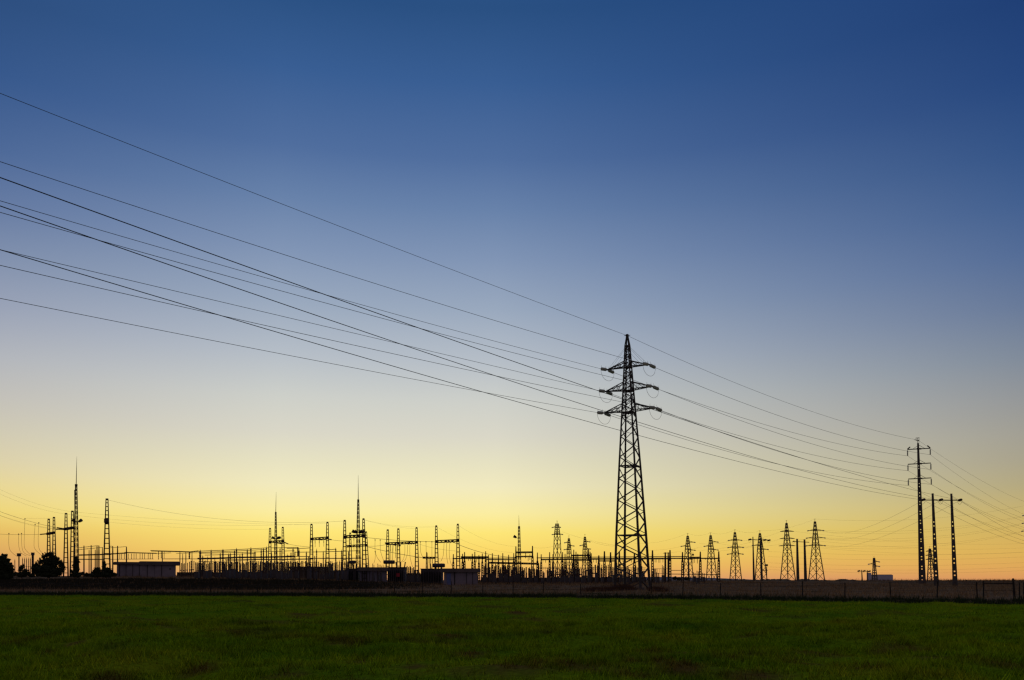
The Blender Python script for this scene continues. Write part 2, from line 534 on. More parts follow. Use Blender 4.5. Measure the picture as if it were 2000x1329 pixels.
def scatter_view(n, y0, y1, margin=0.66):
    y = np.sqrt(nprng.uniform(y0 ** 2, y1 ** 2, n))
    x = nprng.uniform(-margin, margin, n) * y
    return x, y
crop_mat = ground_mat('crop_blades', [(0.32, (0.140, 0.300, 0.008)), (0.5, (0.265, 0.410, 0.008)), (0.68, (0.370, 0.420, 0.014))], 0.22, 2.0,
                      patch=((0.11, 0.09, 0.03), 0.30, 0.55, 0.72), bump=0, fine=0.6, extra=(0.16, 0.11, 0.02))
x, y = scatter_view(75000, 12.5, 34)
keep = (y < edge(x) - 0.5) & (patchiness(x, y) + 1.6 * soil_at(x, y) + nprng.normal(0, 0.4, len(x)) < 0.85)
x, y = x[keep], y[keep]
near = np.stack([x, y, gz(x, y)], -1)
x, y = scatter_view(70000, 34, 95)
keep = (y < edge(x) - 0.3) & (patchiness(x, y) + 1.6 * soil_at(x, y) + nprng.normal(0, 0.45, len(x)) < 0.95)
x, y = x[keep], y[keep]
mid = np.stack([x, y, gz(x, y)], -1)
t1 = tufts('grass', near, 0.04, 0.16, 6, 0.009, 0.07, crop_mat, 0.6, 0.65)
t2 = tufts('grass', mid, 0.05, 0.15, 4, 0.014, 0.14, crop_mat, 0.55, 0.6)
# join the two into one mesh so the crop is one object
import bmesh
bm = bmesh.new(); bm.from_mesh(t1.data); bm.from_mesh(t2.data); bm.to_mesh(t1.data); bm.free()
bpy.data.objects.remove(t2)
t1.name = 'grass'
tag(t1, 'short young green crop covering the flat field in front', 'crop', kind='stuff')

def band(n, x0, x1, d0, d1):
    x = nprng.uniform(x0, x1, n)
    d = nprng.uniform(d0, d1, n)
    y = edge(x) + d
    return x, y
x, y = band(17000, -75, 75, -1.0, 3.4)
tag(tufts('verge_grass', np.stack([x, y, gz(x, y)], -1), 0.10, 0.40, 5, 0.02, 0.15, M['verge'], 0.4, 0.7),
    'dark rough grass strip along the far edge of the green field', 'grass', kind='stuff')
dry_mat = ground_mat('dry_blades', [(0.3, (0.20, 0.12, 0.055)), (0.5, (0.36, 0.24, 0.12)), (0.7, (0.28, 0.18, 0.085))], 0.10, 0.9, patch=((0.07, 0.055, 0.022), 0.07, 0.55, 0.68), bump=0, fine=0.5)
x, y = band(34000, -80, 110, 4.0, 120)
tag(tufts('dry_grass', np.stack([x, y, gz(x, y)], -1), 0.10, 0.42, 4, 0.022, 0.2, dry_mat, 0.35, 0.7),
    'dry brown grass over the bank behind the wire fence', 'grass', kind='stuff')
x, y = band(24000, -100, -8, 27, 46)
k = (1000 + F * x / y + nprng.normal(0, 60, len(x))) < 740
x, y = x[k], y[k]
tag(tufts('scrub', np.stack([x, y, gz(x, y)], -1), 0.12, 0.36, 6, 0.05, 0.25, M['scrub'], 0.5, 0.5),
    'dark low scrub on the slope below the substation at left', 'scrub', kind='stuff')

# ------------------------------------------------------------------ lattice building blocks
def lattice_column(mb, base, top, w0, w1, leg0, leg1, n, rung=None, rot=0.0, xbrace=False, power=1.0):
    """four-legged column with battens (ladder look) or X bracing"""
    base, top = Vector(base), Vector(top)
    R = Matrix.Rotation(rot, 3, 'Z')
    def corner(t, i):
        c = base.lerp(top, t)
        w_ = w0 + (w1 - w0) * t
        sx_, sy_ = ((-1, -1), (1, -1), (1, 1), (-1, 1))[i]
        return c + R @ Vector((sx_ * w_ / 2, sy_ * w_ / 2, 0))
    for i in range(4):
        mb.bar(corner(0, i), corner(1, i), leg0, leg1)
    rung = rung or leg1
    lv = [1 - (1 - k / n) ** power for k in range(n + 1)]
    for k in range(n):
        for i in range(4):
            j = (i + 1) % 4
            if xbrace:
                mb.bar(corner(lv[k], i), corner(lv[k + 1], j), rung)
                mb.bar(corner(lv[k], j), corner(lv[k + 1], i), rung)
            else:
                mb.bar(corner(lv[k + 1], i), corner(lv[k + 1], j), rung, h0=rung * 1.2)

def sagpts(a, b, sag, n=20):
    a, b = Vector(a), Vector(b)
    pts = []
    for k in range(n + 1):
        t = k / n
        p = a.lerp(b, t)
        p.z -= 4 * sag * t * (1 - t)
        pts.append(p)
    return pts
def wire(label, a, b, sag=0.5, r=0.03, name='overhead_wire', cat='wire', group=None, n=20, sides=4):
    mb = MB()
    mb.tube(sagpts(a, b, sag, n), r, sides)
    o = mb.build(name, M['wire'])
    return tag(o, label, cat, group)

def gp(px, Y, off=0.0):
    p = at(px, 1130, Y)
    return Vector((p.x, Y, g(p.x, Y) - off))

# ------------------------------------------------------------------ the tall pylon
PYY = 100.0
PB = at(1235.3, 1156, PYY)
PB.z = g(PB.x, PB.y)
PT = at(1225.0, 655, PYY)
pyl = thing('lattice_pylon', 'tall dark lattice pylon with six short arms standing just beyond the green field', 'pylon', PB)
ALPHA = math.radians(29)
def paxis(py):
    p = at(1225 + (py - 655) * (1235.3 - 1225) / 501.0, py, PYY)
    return p
RPX = np.interp
def prad(py):
    return np.interp(py, [655, 660, 676, 718, 764, 806, 911, 1046, 1156], [1.6, 2.0, 5.4, 8.2, 11.4, 14.6, 22.6, 31.5, 37.6]) * PYY / F
def pcorner(py, i):
    a = -ALPHA + math.radians(45 + 90 * i)
    c = paxis(py)
    r = prad(py)
    return c + Vector((math.cos(a) * r, math.sin(a) * r, 0))
LV = [1162, 1156, 1109, 1064, 1046, 1020, 978, 936, 911, 894, 854, 816, 806, 790, 764, 741, 718, 697, 676, 660, 655]
for i in range(4):
    mb = MB()
    for a, b in zip(LV, LV[1:]):
        ta = float(np.interp(a, [676, 911, 1156], [0.13, 0.20, 0.28])); tb = float(np.interp(b, [676, 911, 1156], [0.13, 0.20, 0.28]))
        mb.bar(pcorner(a, i), pcorner(b, i), ta, tb)
    leg = mb.build('leg', M['steel'], pyl)
    f = MB()
    q = pcorner(1156, i)
    f.box((q.x, q.y, g(q.x, q.y) - 0.3), 0.7, 0.7, 0.55, -ALPHA)
    f.build('footing', M['concrete'], leg)
L1 = [1153, 1109, 1064, 1020, 978, 936, 894, 854, 816, 790, 766, 743, 722, 704, 689, 676]
L2 = [(a + b) / 2 for a, b in zip(L1, L1[1:])]
for i in range(4):
    # zigzag bracing: outer legs carry the front nodes at L1 and the back nodes at L2
    j = (i + 1) % 4
    front = 3 in (i, j)
    outer, inner = (i, j) if i in (0, 2) else (j, i)
    mb = MB()
    no, ni = (L1, L2) if front else (L2, L1)
    seq = sorted([(p, outer) for p in no] + [(p, inner) for p in ni], reverse=True)
    for (p0, c0), (p1, c1) in zip(seq, seq[1:]):
        th = float(np.interp(p0, [676, 900, 1156], [0.075, 0.115, 0.14])) * (1.0 if front else 0.62)
        mb.bar(pcorner(p0, c0), pcorner(p1, c1), th)
    up = [p for p in L1 if p <= 820]
    for p0, p1 in zip(up, up[1:]):
        mb.bar(pcorner(p0, i), pcorner(p1, j), 0.045)
        mb.bar(pcorner(p0, j), pcorner(p1, i), 0.045)
    mb.build('bracing', M['steel'], pyl)
for py in (1046, 911, 806, 764, 718, 676):
    mb = MB()
    th = 0.11 if py > 900 else 0.09
    for i in range(4):
        mb.bar(pcorner(py, i), pcorner(py, (i + 1) % 4), th)
    if py > 900:
        mb.bar(pcorner(py, 0), pcorner(py, 2), 0.08)
        mb.bar(pcorner(py, 1), pcorner(py, 3), 0.08)
    else:
        mb.box(paxis(py) - Vector((0, 0, 0.1)), prad(py) * 1.2, prad(py) * 1.2, 0.14, -ALPHA)
    mb.build('horizontal_frame', M['steel'], pyl)
mb = MB()
mb.box(paxis(657), 0.26, 0.26, 0.22, -ALPHA)
mb.bar(paxis(656) - Vector((0.35, 0, 0)), paxis(655.5) + Vector((0.35, 0, 0.02)), 0.06)
mb.build('peak', M['steel'], pyl)

DIRL = Vector((-0.66, -0.75, 0)).normalized()
ARMS = [(1186, 722.5, 1267.5, 712.5, 717, 706), (1182.5, 765, 1274, 755, 762, 747), (1179, 807, 1280, 797, 803, 789)]
def on_arm(py, side, px):
    c = paxis(py)
    d = Vector((math.cos(ALPHA), -math.sin(ALPHA), 0)) * side
    lo, hi = 0.2, 8.0
    for _ in range(40):
        md = (lo + hi) / 2
        q = c + d * md
        if (project(q)[0] - px) * side < 0: lo = md
        else: hi = md
    return c + d * lo
tips = {}
for lvl, (lx, ly, rx, ry, ybot, ytop) in enumerate(ARMS):
    for side, px, py in ((-1, lx, ly), (1, rx, ry)):
        q = on_arm(py, side, px)
        tip = at(px, py, q.y)
        tips[(lvl, side)] = tip
        # two corners on this side of the body
        near_ = [i for i in range(4) if (pcorner(ybot, i) - paxis(ybot)).dot(q - paxis(py)) > 0]
        mb = MB()
        ca, cb = near_
        bots = [pcorner(ybot, ca), pcorner(ybot, cb)]
        tops = [pcorner(ytop, ca), pcorner(ytop, cb)]
        for b_ in bots: mb.bar(b_, tip, 0.10)
        for t_ in tops: mb.bar(t_, tip, 0.085)
        for t in (0.3, 0.58):
            p = [b_.lerp(tip, t) for b_ in bots]; qq = [t_.lerp(tip, t) for t_ in tops]
            mb.bar(p[0], p[1], 0.05); mb.bar(p[0], qq[0], 0.05); mb.bar(p[1], qq[1], 0.05)
        mb.bar(tops[0], bots[0].lerp(tip, 0.3), 0.045); mb.bar(tops[1], bots[1].lerp(tip, 0.3), 0.045)
        mb.bar(tops[0].lerp(tip, 0.3), bots[0].lerp(tip, 0.58), 0.045); mb.bar(tops[1].lerp(tip, 0.3), bots[1].lerp(tip, 0.58), 0.045)
        mb.bar(bots[0], bots[1].lerp(tip, 0.3), 0.045)
        mb.box(tip - Vector((0, 0, 0.08)), 0.16, 0.16, 0.16, ALPHA)
        mb.build('crossarm', M['steel'], pyl)
# stays from the peak to the top arms
for side in (-1, 1):
    tip = tips[(0, side)]
    for k, (py, t) in enumerate(((678, 0.92), (681, 0.78), (690, 0.62))):
        mb = MB()
        mb.tube([paxis(py) + Vector((math.cos(ALPHA), -math.sin(ALPHA), 0)) * (side * prad(py) * 0.8), paxis(715).lerp(tip, t) + Vector((0, 0, 0.12))], 0.011, 4)
        mb.build('stay', M['wire'], pyl)

# the single concrete pole further right
PCY = 165.0
CB = at(1801.5, 1137.5, PCY); CB.z = g(CB.x, CB.y)
CT = at(1793.0, 866, PCY)
def caxis(py):
    t = (1137.5 - py) / (1137.5 - 866)
    p = CB.lerp(CT, t)
    return at(1801.5 + (1793.0 - 1801.5) * t, py, PCY)
BETA = math.radians(14)
CARMS = [(1772.5, 878.3, 1816.8, 876.0), (1773.3, 907.2, 1818.0, 904.8), (1774.0, 936.0, 1818.8, 933.8)]
ctips = {}
for lvl, (lx, ly, rx, ry) in enumerate(CARMS):
    ctips[(lvl, -1)] = at(lx, ly, PCY + 2.2 * math.tan(BETA))
    ctips[(lvl, 1)] = at(rx, ry, PCY - 2.2 * math.tan(BETA))
INS_C = 1.25

# strings, jumpers and conductors at the pylon
def conductor_from_pixels(p0, direc, pxs):
    """quadratic through p0 and two pixels lying in the vertical plane (p0, direc)"""
    pts = []
    for px, py in pxs:
        lo, hi = 0.0, 400.0
        u = (px - 1000) / F
        # solve px along the line at the height given by py
        best = None
        s_ = 0.0
        a, b = 0.0, (p0.y - 8.0) / -direc.y
        for _ in range(60):
            md = (a + b) / 2
            q = p0 + direc * md
            zz = at(px, py, q.y)
            if q.x - zz.x > 0: a = md
            else: b = md
        q = p0 + direc * a
        pts.append((a, at(px, py, q.y).z))
    (s1, z1), (s2, z2) = pts
    # z = z0 + b s + c s^2
    A = np.array([[s1, s1 ** 2], [s2, s2 ** 2]])
    b_, c_ = np.linalg.solve(A, np.array([z1 - p0.z, z2 - p0.z]))
    return b_, c_, max(s1, s2)

def run_wire(label, p0, direc, pxs, r, group, extra=22.0):
    b_, c_, smax = conductor_from_pixels(p0, direc, pxs)
    pts = []
    n = 60
    for k in range(n + 1):
        s_ = (smax + extra) * k / n
        q = p0 + direc * s_
        q.z = p0.z + b_ * s_ + c_ * s_ * s_
        pts.append(q)
    mb = MB(); mb.tube(pts, r * 0.92, 5)
    return tag(mb.build('overhead_wire', M['wire'], smooth=True), label, 'wire', group)

EXIT = {(0, 1): [(0, 316), (500, 480)], (0, -1): [(0, 392.5), (500, 537.5)],
        (1, 1): [(0, 415), (500, 555)], (1, -1): [(0, 488), (500, 606)],
        (2, 1): [(0, 518.5), (500, 632)], (2, -1): [(0, 583), (500, 682)]}
LVN = ['top', 'middle', 'bottom']; SDN = {-1: 'left', 1: 'right'}
SL = 1.30
LEFTG = 'wires running from the tall pylon out of the picture at upper left'
RIGHTG = 'wires running from the tall pylon to the concrete pole'
run_wire('thin topmost wire from the tip of the tall pylon to the upper left edge', PT + Vector((0, 0, -0.05)), DIRL, [(0, 182.5), (500, 379)], 0.020, LEFTG)
wire('thin topmost wire from the tall pylon tip down to the concrete pole head', PT + Vector((0, 0, -0.05)), at(1791, 859.5, PCY), 1.5, 0.020, group=RIGHTG, n=40)
for (lvl, side), tip in tips.items():
    b_, c_, _ = conductor_from_pixels(tip, DIRL, EXIT[(lvl, side)])
    tl = Vector((DIRL.x, DIRL.y, b_ - 0.06)).normalized()
    endc = ctips[(lvl, side)] - Vector((0, 0, INS_C))
    dr = (endc - tip)
    tr = Vector((dr.x, dr.y, dr.z - 9.0)).normalized()
    ends = []
    for dvec in (tl, tr):
        a = tip + dvec * 0.30; e = tip + dvec * SL
        mb = MB()
        mb.tube([tip, a], 0.03, 4)
        mb.string(a, e - dvec * 0.12, 0.205, 8, 8)
        ins = mb.build('insulator_string', M['glass'], pyl)
        for q in (a, e - dvec * 0.1):
            h = MB()
            h.tube([q, q + Vector((0, 0, 0.16)) + dvec * 0.02, q + Vector((0, 0, 0.42)) - dvec * 0.04], 0.012, 4)
            h.build('arcing_horn', M['wire'], ins)
        ends.append(e)
    mb = MB()
    lo = (ends[0] + ends[1]) / 2 - Vector((0, 0, 1.15))
    pts = []
    for k in range(17):
        th = math.pi * k / 16
        a = ends[0].lerp(ends[1], 0.5 - 0.5 * math.cos(th))
        pts.append(a - Vector((0, 0, 1.2 * math.sin(th) ** 0.9)))
    mb.tube(pts, 0.017, 5)
    mb.build('jumper_loop', M['wire'], pyl, smooth=True)
    run_wire('wire from the %s %s arm of the tall pylon out to the upper left edge' % (SDN[side], LVN[lvl]), ends[0], DIRL, EXIT[(lvl, side)], 0.021, LEFTG)
    wire('wire from the %s %s arm of the tall pylon down to the concrete pole' % (SDN[side], LVN[lvl]), ends[1], endc, 1.45, 0.022, group=RIGHTG, n=40)

# ------------------------------------------------------------------ concrete poles
def perforated_shaft(mb, base, top, w0, w1, holes, hw=0.28, hh=0.0):
    """tapering rectangular concrete shaft with real openings; holes = list of (t0, t1)"""
    base, top = Vector(base), Vector(top)
    def W(t): return w0 + (w1 - w0) * t
    hs = sorted(holes)
    lv = [0.0]
    for a, b in hs: lv += [a, b]
    lv.append(1.0)
    yaw = -math.atan2(base.x, base.y)
    for k in range(len(lv) - 1):
        a, b = lv[k], lv[k + 1]
        pa, pb = base.lerp(top, a), base.lerp(top, b)
        if k % 2 == 0:
            prism(mb, pa, pb, W(a), W(b), W(a) * 0.5, W(b) * 0.5, 0, 0, yaw)
        else:
            for s_ in (-1, 1):
                f_ = (1 + hw) / 4
                prism(mb, pa, pb, W(a) * (1 - hw) / 2, W(b) * (1 - hw) / 2, W(a) * 0.5, W(b) * 0.5, s_ * W(a) * f_, s_ * W(b) * f_, yaw)
def prism(mb, pa, pb, wa, wb, da, db, oa, ob, yaw=0.0):
    vs = []
    R = Matrix.Rotation(yaw, 3, 'Z')
    for p, w_, d_, o_ in ((pa, wa, da, oa), (pb, wb, db, ob)):
        for sx_, sy_ in ((-1, -1), (1, -1), (1, 1), (-1, 1)):
            vs.append(p + R @ Vector((o_ + sx_ * w_ / 2, sy_ * d_ / 2, 0)))
    mb.add(vs, [(3, 2, 1, 0), (4, 5, 6, 7), (0, 1, 5, 4), (1, 2, 6, 5), (2, 3, 7, 6), (3, 0, 4, 7)])

def tof(py, yb, yt):
    return (yb - py) / (yb - yt)
cp = thing('concrete_pole', 'tall perforated concrete pole with three crossarms at the right of the picture', 'pole', CB)
hp = [909.5, 914.5, 932, 943, 949, 961, 967, 978, 983, 996.5, 1001.5, 1013.5, 1019, 1031, 1036.5, 1049, 1053.5, 1066, 1071.5, 1082.5, 1088, 1101, 1106, 1119, 1126.5]
holes = [(tof(p + 0.95, 1137.5, 866), tof(p - 0.95, 1137.5, 866)) for p in hp]
mb = MB(); perforated_shaft(mb, CB - (CT - CB).normalized() * 0.4, CT, 13.2 * PCY / F, 3.4 * PCY / F, holes, 0.19)
mb.build('shaft', M['concrete'], cp)
# earth-wire head frame
mb = MB()
a0 = caxis(866)
for dx in (-1.2, 1.6):
    mb.bar(a0 + Vector((dx * PCY / F, 0, -0.2)), a0 + Vector((dx * PCY / F + 0.05, 0, 1.05)), 0.06)
mb.bar(at(1788.6, 856, PCY), at(1795.6, 855.4, PCY), 0.09)
mb.bar(at(1792.2, 861, PCY), at(1795.2, 860.8, PCY), 0.16)
mb.bar(at(1788.8, 856, PCY), at(1790.0, 861.5, PCY), 0.05)
mb.bar(at(1786.0, 859.2, PCY), at(1792.5, 861.5, PCY), 0.06)
mb.build('head_frame', M['steel'], cp)
for lvl in range(3):
    l, r = ctips[(lvl, -1)], ctips[(lvl, 1)]
    mb = MB()
    mb.bar(l, r, 0.16, h0=0.17)
    c = (l + r) / 2
    up = Vector((0, 0, 0.75))
    mb.bar(c + up, l.lerp(c, 0.45), 0.06); mb.bar(c + up, r.lerp(c, 0.45), 0.06)
    mb.bar(c - Vector((0.42, 0.1, 0)), c + Vector((0.42, -0.1, 0)), 0.26)
    arm = mb.build('crossarm', M['steel'], cp)
    for side in (-1, 1):
        q = ctips[(lvl, side)]
        mb = MB()
        mb.tube([q, q - Vector((0, 0, 0.25))], 0.04, 4)
        mb.string(q - Vector((0, 0, 0.22)), q - Vector((0, 0, INS_C)), 0.13, 8)
        mb.build('insulator_string', M['glass'], cp)
for (x0, y0, x1, y1) in ((1772.3, 877.8, 1777.6, 873.2), (1817.0, 875.6, 1811.2, 870.6)):
    mb = MB(); mb.string(at(x0, y0, PCY), at(x1, y1, PCY), 0.13, 6)
    mb.build('post_insulator', M['porcelain'], cp)

# the pair of poles sharing one crossarm
HY = 140.0
def pole_pair(label, pairs, Y, arm, w_top, w_bot, blobs, holes_, group, armw=0.15, br=0.22):
    P = []
    for (tx, ty, bx) in pairs:
        b_ = gp(bx, Y); P.append((b_, at(tx, ty, Y)))
    mid_ = (P[0][0] + P[-1][0]) / 2
    mid_.z = g(mid_.x, mid_.y)
    t = thing('twin_pole', label, 'pole', mid_, group)
    for b_, tp in P:
        mb = MB()
        yb = project(b_)[1]; yt = project(tp)[1]
        hh = [(tof(p + 1.2, yb, yt), tof(p - 1.2, yb, yt)) for p in holes_]
        perforated_shaft(mb, b_ - Vector((0, 0, 0.3)), tp, w_bot * Y / F, w_top * Y / F, hh, 0.30)
        mb.build('shaft', M['concrete'], t)
    (x0, y0, x1, y1) = arm
    mb = MB(); mb.bar(at(x0, y0, Y - 0.35), at(x1, y1, Y - 0.35), armw, h0=armw)
    mb.build('crossarm', M['steel'], t)
    for (bx, by) in blobs:
        c = at(bx, by, Y - 0.35)
        mb = MB()
        mb.string(c + Vector((-br * 1.6, -0.25, -br * 0.2)), c + Vector((br * 1.6, 0.25, br * 0.6)), br, 5)
        ins = mb.build('insulator', M['porcelain'], t)
        jm = MB()
        pts = [c + Vector((-0.4 + 0.8 * k / 8, 0.2, -br * 0.8 - br * 2.2 * math.sin(math.pi * k / 8))) for k in range(9)]
        jm.tube(pts, 0.02, 4); jm.build('jumper_loop', M['wire'], ins)
    return t
hh = [1019, 1026.5, 1042.5, 1050.5, 1066, 1074, 1089.5, 1097.5, 1113.5, 1121]
pole_pair('pair of perforated concrete poles sharing one crossarm right of the tall concrete pole', [(1821.5, 964, 1829.0), (1858.0, 964.5, 1865.5)], HY,
          (1801, 977, 1878, 977.5), 3.8, 9.4, [(1803.5, 977), (1838.0, 977.2), (1875.5, 977.5)], hh, None)
HI = [at(1803.5, 977, HY - 0.35), at(1838.0, 977.2, HY - 0.35), at(1875.5, 977.5, HY - 0.35)]
DIRH = Vector((-0.61, -0.793, 0)).normalized()
for q, px, nm in ((HI[2], [(0, 347), (500, 527.5)], 'highest'), (HI[1], [(0, 402.5), (500, 576)], 'middle'), (HI[0], [(0, 488), (500, 637)], 'lowest')):
    run_wire('%s of the three thick near wires passing before the pylon to the twin poles' % nm, q, DIRH, px, 0.019, 'thick wires from the twin poles to the left edge', 12)

# lines leaving to the right of both pole sets
def right_wire(label, p0, px, py, Y, sag, group, r=0.03):
    return wire(label, p0, at(px, py, Y), sag, r * 0.8, group=group, n=24)
RG = 'wires leaving the right edge of the picture'
right_wire('thin wire from the concrete pole head falling to the right edge', at(1793, 860, PCY), 2080, 1000, 330, 3.0, RG, 0.025)
for lvl, side, y2 in ((0, 1, 1026), (0, -1, 1030), (1, 1, 1034), (1, -1, 1043), (2, 1, 1044), (2, -1, 1056)):
    right_wire('wire from the %s %s arm of the concrete pole falling to the right edge' % (SDN[side], LVN[lvl]), ctips[(lvl, side)] - Vector((0, 0, INS_C)), 2080, y2, 330, 3.2, RG, 0.026)
for q, y2, nm in ((HI[2], 1060, 'right'), (HI[1], 1066, 'middle'), (HI[0], 1071, 'left')):
    right_wire('wire from the %s insulator of the twin poles falling to the right edge' % nm, q, 2080, y2, 300, 2.6, RG, 0.026)

# other poles
pole_pair('slender twin poles with a crossarm standing before a lattice tower in the right distance', [(1470.5, 1049, 1472.5), (1486.5, 1050, 1488)], 260,
          (1463, 1054.5, 1503, 1055.5), 1.8, 4.4, [(1464.5, 1054.5), (1494, 1055.5), (1502, 1056)], [], None, 0.2, 0.28)
pole_pair('stout twin poles with a thin crossarm between two tall distant lattice towers', [(1556.8, 1053, 1558.5), (1571.2, 1054, 1573.5)], 230,
          (1548.5, 1058, 1580.5, 1059.5), 3.4, 6.2, [(1550, 1058)], [], None, 0.16, 0.16)
pole_pair('small far twin poles with crossarm beside the pale far block', [(1683, 1113.5, 1684), (1693.8, 1114, 1694.2)], 520,
          (1676, 1116, 1699, 1116.5), 1.6, 2.6, [(1677.5, 1116), (1688, 1116), (1698, 1116.5)], [], None, 0.3, 0.5)
def plain_pole(label, tx, ty, bx, Y, wt, wb):
    b_ = gp(bx, Y)
    t = thing('concrete_pole', label, 'pole', b_)
    mb = MB(); mb.tube([b_ - Vector((0, 0, .3)), at(tx, ty, Y)], [wb * Y / F / 2, wt * Y / F / 2], 8)
    mb.build('shaft', M['concrete'], t)
    return t
t = plain_pole('dark concrete pole with a small box beside it in front of a lattice tower', 1344, 1072, 1345.5, 240, 2.2, 4.2)
mb = MB(); mb.box(at(1353.4, 1085.6, 240), 0.5, 0.4, 0.5); mb.bar(at(1353.4, 1086, 240), at(1353.4, 1101, 240), 0.12)
mb.bar(at(1345, 1093, 240), at(1354, 1093, 240), 0.12); mb.bar(at(1353.4, 1078, 240), at(1353.4, 1083, 240), 0.05)
mb.build('switch_box', M['dark'], t)
b_ = gp(1497.5, 250)
t = thing('switch_post', 'short post with a round box beside the slender twin poles', 'post', b_)
mb = MB(); mb.bar(b_, at(1497.3, 1107, 250), 0.2); mb.bar(at(1491, 1114.3, 250), at(1499.5, 1114.3, 250), 0.16); mb.build('post', M['steel'], t)
mb = MB(); mb.tube([at(1495.2, 1104.3, 250), at(1499.4, 1104.3, 250)], 0.30, 10); mb.build('box', M['dark'], t)

# ------------------------------------------------------------------ far lattice towers
TT = {}
def far_tower(key, label, tx, ty, bx, Y, wb_px, arms, group='distant lattice towers beyond the substation', wt_px=2.0, waist=None, head=5.0, insul=True):
    """arms: (y, left_px, right_px) measured from the axis; waist: (y, width_px)"""
    b_ = gp(bx, Y); tp = at(tx, ty, Y); k = Y / F
    t = thing('lattice_tower', label, 'pylon', b_, group)
    cy = [ty + head, waist[0], project(b_)[1]] if waist else [ty + head, project(b_)[1]]
    cw = [wt_px, waist[1], wb_px] if waist else [wt_px, wb_px]
    mb = MB()
    ax = lambda py: at(tx + (bx - tx) * (py - ty) / (project(b_)[1] - ty), py, Y)
    for q in range(len(cy) - 1):
        lattice_column(mb, ax(cy[q + 1]), ax(cy[q]), cw[q + 1] * k, cw[q] * k, 0.38 * (Y / 400), 0.30 * (Y / 400), 5 if q == len(cy) - 2 else 6, 0.145 * (Y / 400), math.radians(45) - math.atan2(b_.x, b_.y), True, 1.2)
    # inner leg line and waist frame thicken the middle as in the photo
    mb.build('lattice_body', M['steel'], t)
    mb = MB(); mb.bar(ax(ty + head + 1), tp, 0.16, 0.10); mb.bar(tp - Vector((1.6 * k, 0, 0)), tp + Vector((1.6 * k, 0, 0)), 0.1)
    mb.box(ax(ty + head + 1.5), 2.2 * k, 2.2 * k, 1.6 * k)
    mb.build('peak', M['steel'], t)
    for j, (py, lp, rp) in enumerate(arms):
        for side, ln in ((-1, lp), (1, rp)):
            if not ln: continue
            tip = ax(py) + Vector((side * ln * k, -side * ln * k * 0.25, 0))
            TT[(key, j, side)] = tip
            mb = MB()
            for dy in (-0.5, 0.5):
                mb.bar(ax(py) + Vector((0, dy, 0)), tip, 0.24 * Y / 400)
            mb.bar(ax(py - 3.2), tip, 0.18 * Y / 400)
            m_ = ax(py).lerp(tip, 0.55)
            mb.bar(m_, ax(py - 3.2).lerp(tip, 0.55), 0.07 * Y / 400)
            mb.build('crossarm', M['steel'], t)
            if insul:
                mb = MB(); mb.string(tip, tip + Vector((side * 3.6 * k, 0, -0.7 * k)), 0.22 * Y / 300, 5, 5)
                mb.build('insulator_string', M['glass'], t)
    TT[(key, 'top')] = tp
    return t
far_tower('a', 'lattice tower with staggered arms behind a dark pole, first right of the big pylon', 1343, 1042, 1344.5, 420, 14, [(1059.5, 0, 11), (1067, 10, 0), (1075, 0, 11)], waist=(1076, 7.5))
far_tower('b', 'lattice tower with staggered arms behind the right end of the busbar gantry', 1387.8, 1041, 1390, 420, 14.5, [(1059, 0, 11), (1067, 10, 0), (1074.5, 0, 11)], waist=(1076, 7.5))
far_tower('c', 'lattice tower with three arms each side, clear between busbar gantry end and slender twin poles', 1435.2, 1035, 1437, 400, 16, [(1055.5, 10, 10), (1069.5, 11, 13), (1082.5, 12, 12)], waist=(1083, 9))
far_tower('d', 'lattice tower half hidden behind the right pole of the slender twin poles', 1484, 1037, 1486.5, 430, 16, [(1055, 0, 12), (1065.5, 12, 0), (1073.5, 0, 12)], waist=(1076, 8))
far_tower('e', 'tall lattice tower with three pairs of arms left of the stout twin poles', 1536, 1017, 1539, 390, 20, [(1038.5, 12, 13), (1052.5, 13, 14), (1066.5, 15, 15)], waist=(1068, 9), insul=False)
far_tower('f', 'tallest of the distant lattice towers, right of the stout twin poles', 1591.5, 1014, 1595, 380, 21, [(1036.5, 11, 13), (1051, 14, 15), (1066, 15, 15)], waist=(1067, 9))
far_tower('g', 'small far lattice tower rising in front of the pale far block', 1707, 1087, 1708.5, 700, 6.5, [(1097.5, 0, 7), (1102, 8, 0), (1106.5, 0, 7)], waist=(1108, 3.5), head=3)
far_tower('h', 'small far lattice tower seen between the tall concrete pole and the twin poles', 1815.8, 1068, 1819, 620, 10, [(1077.3, 7, 7), (1085.3, 8, 8), (1093.3, 8, 8)], waist=(1094, 4.5), head=4, insul=False)
far_tower('i', 'lattice tower with arms low over the switchyard, left of the two staggered small ones', 1088, 1018, 1089, 330, 14, [(1030, 7, 4), (1044, 7, 8)], waist=(1046, 8), wt_px=4)
far_tower('j', 'small lattice tower with staggered arms standing behind the switchyard, left of its twin', 1111, 1047, 1112.5, 430, 10, [(1060, 6, 0), (1066.5, 0, 7), (1073.5, 7, 0)], waist=(1076, 5.5))
far_tower('k', 'small lattice tower with staggered arms behind the switchyard, nearest the big pylon on its left', 1142.3, 1044, 1143.5, 430, 10.5, [(1058.5, 0, 7), (1065.5, 7, 0), (1072.5, 0, 8)], waist=(1076, 6))
far_tower('m', 'lattice tower cut off by the right picture edge with only its arm ends showing', 2016, 985, 2018, 420, 20, [(1007, 14, 14), (1022, 15, 15), (1037.5, 16, 16)], waist=(1040, 9))

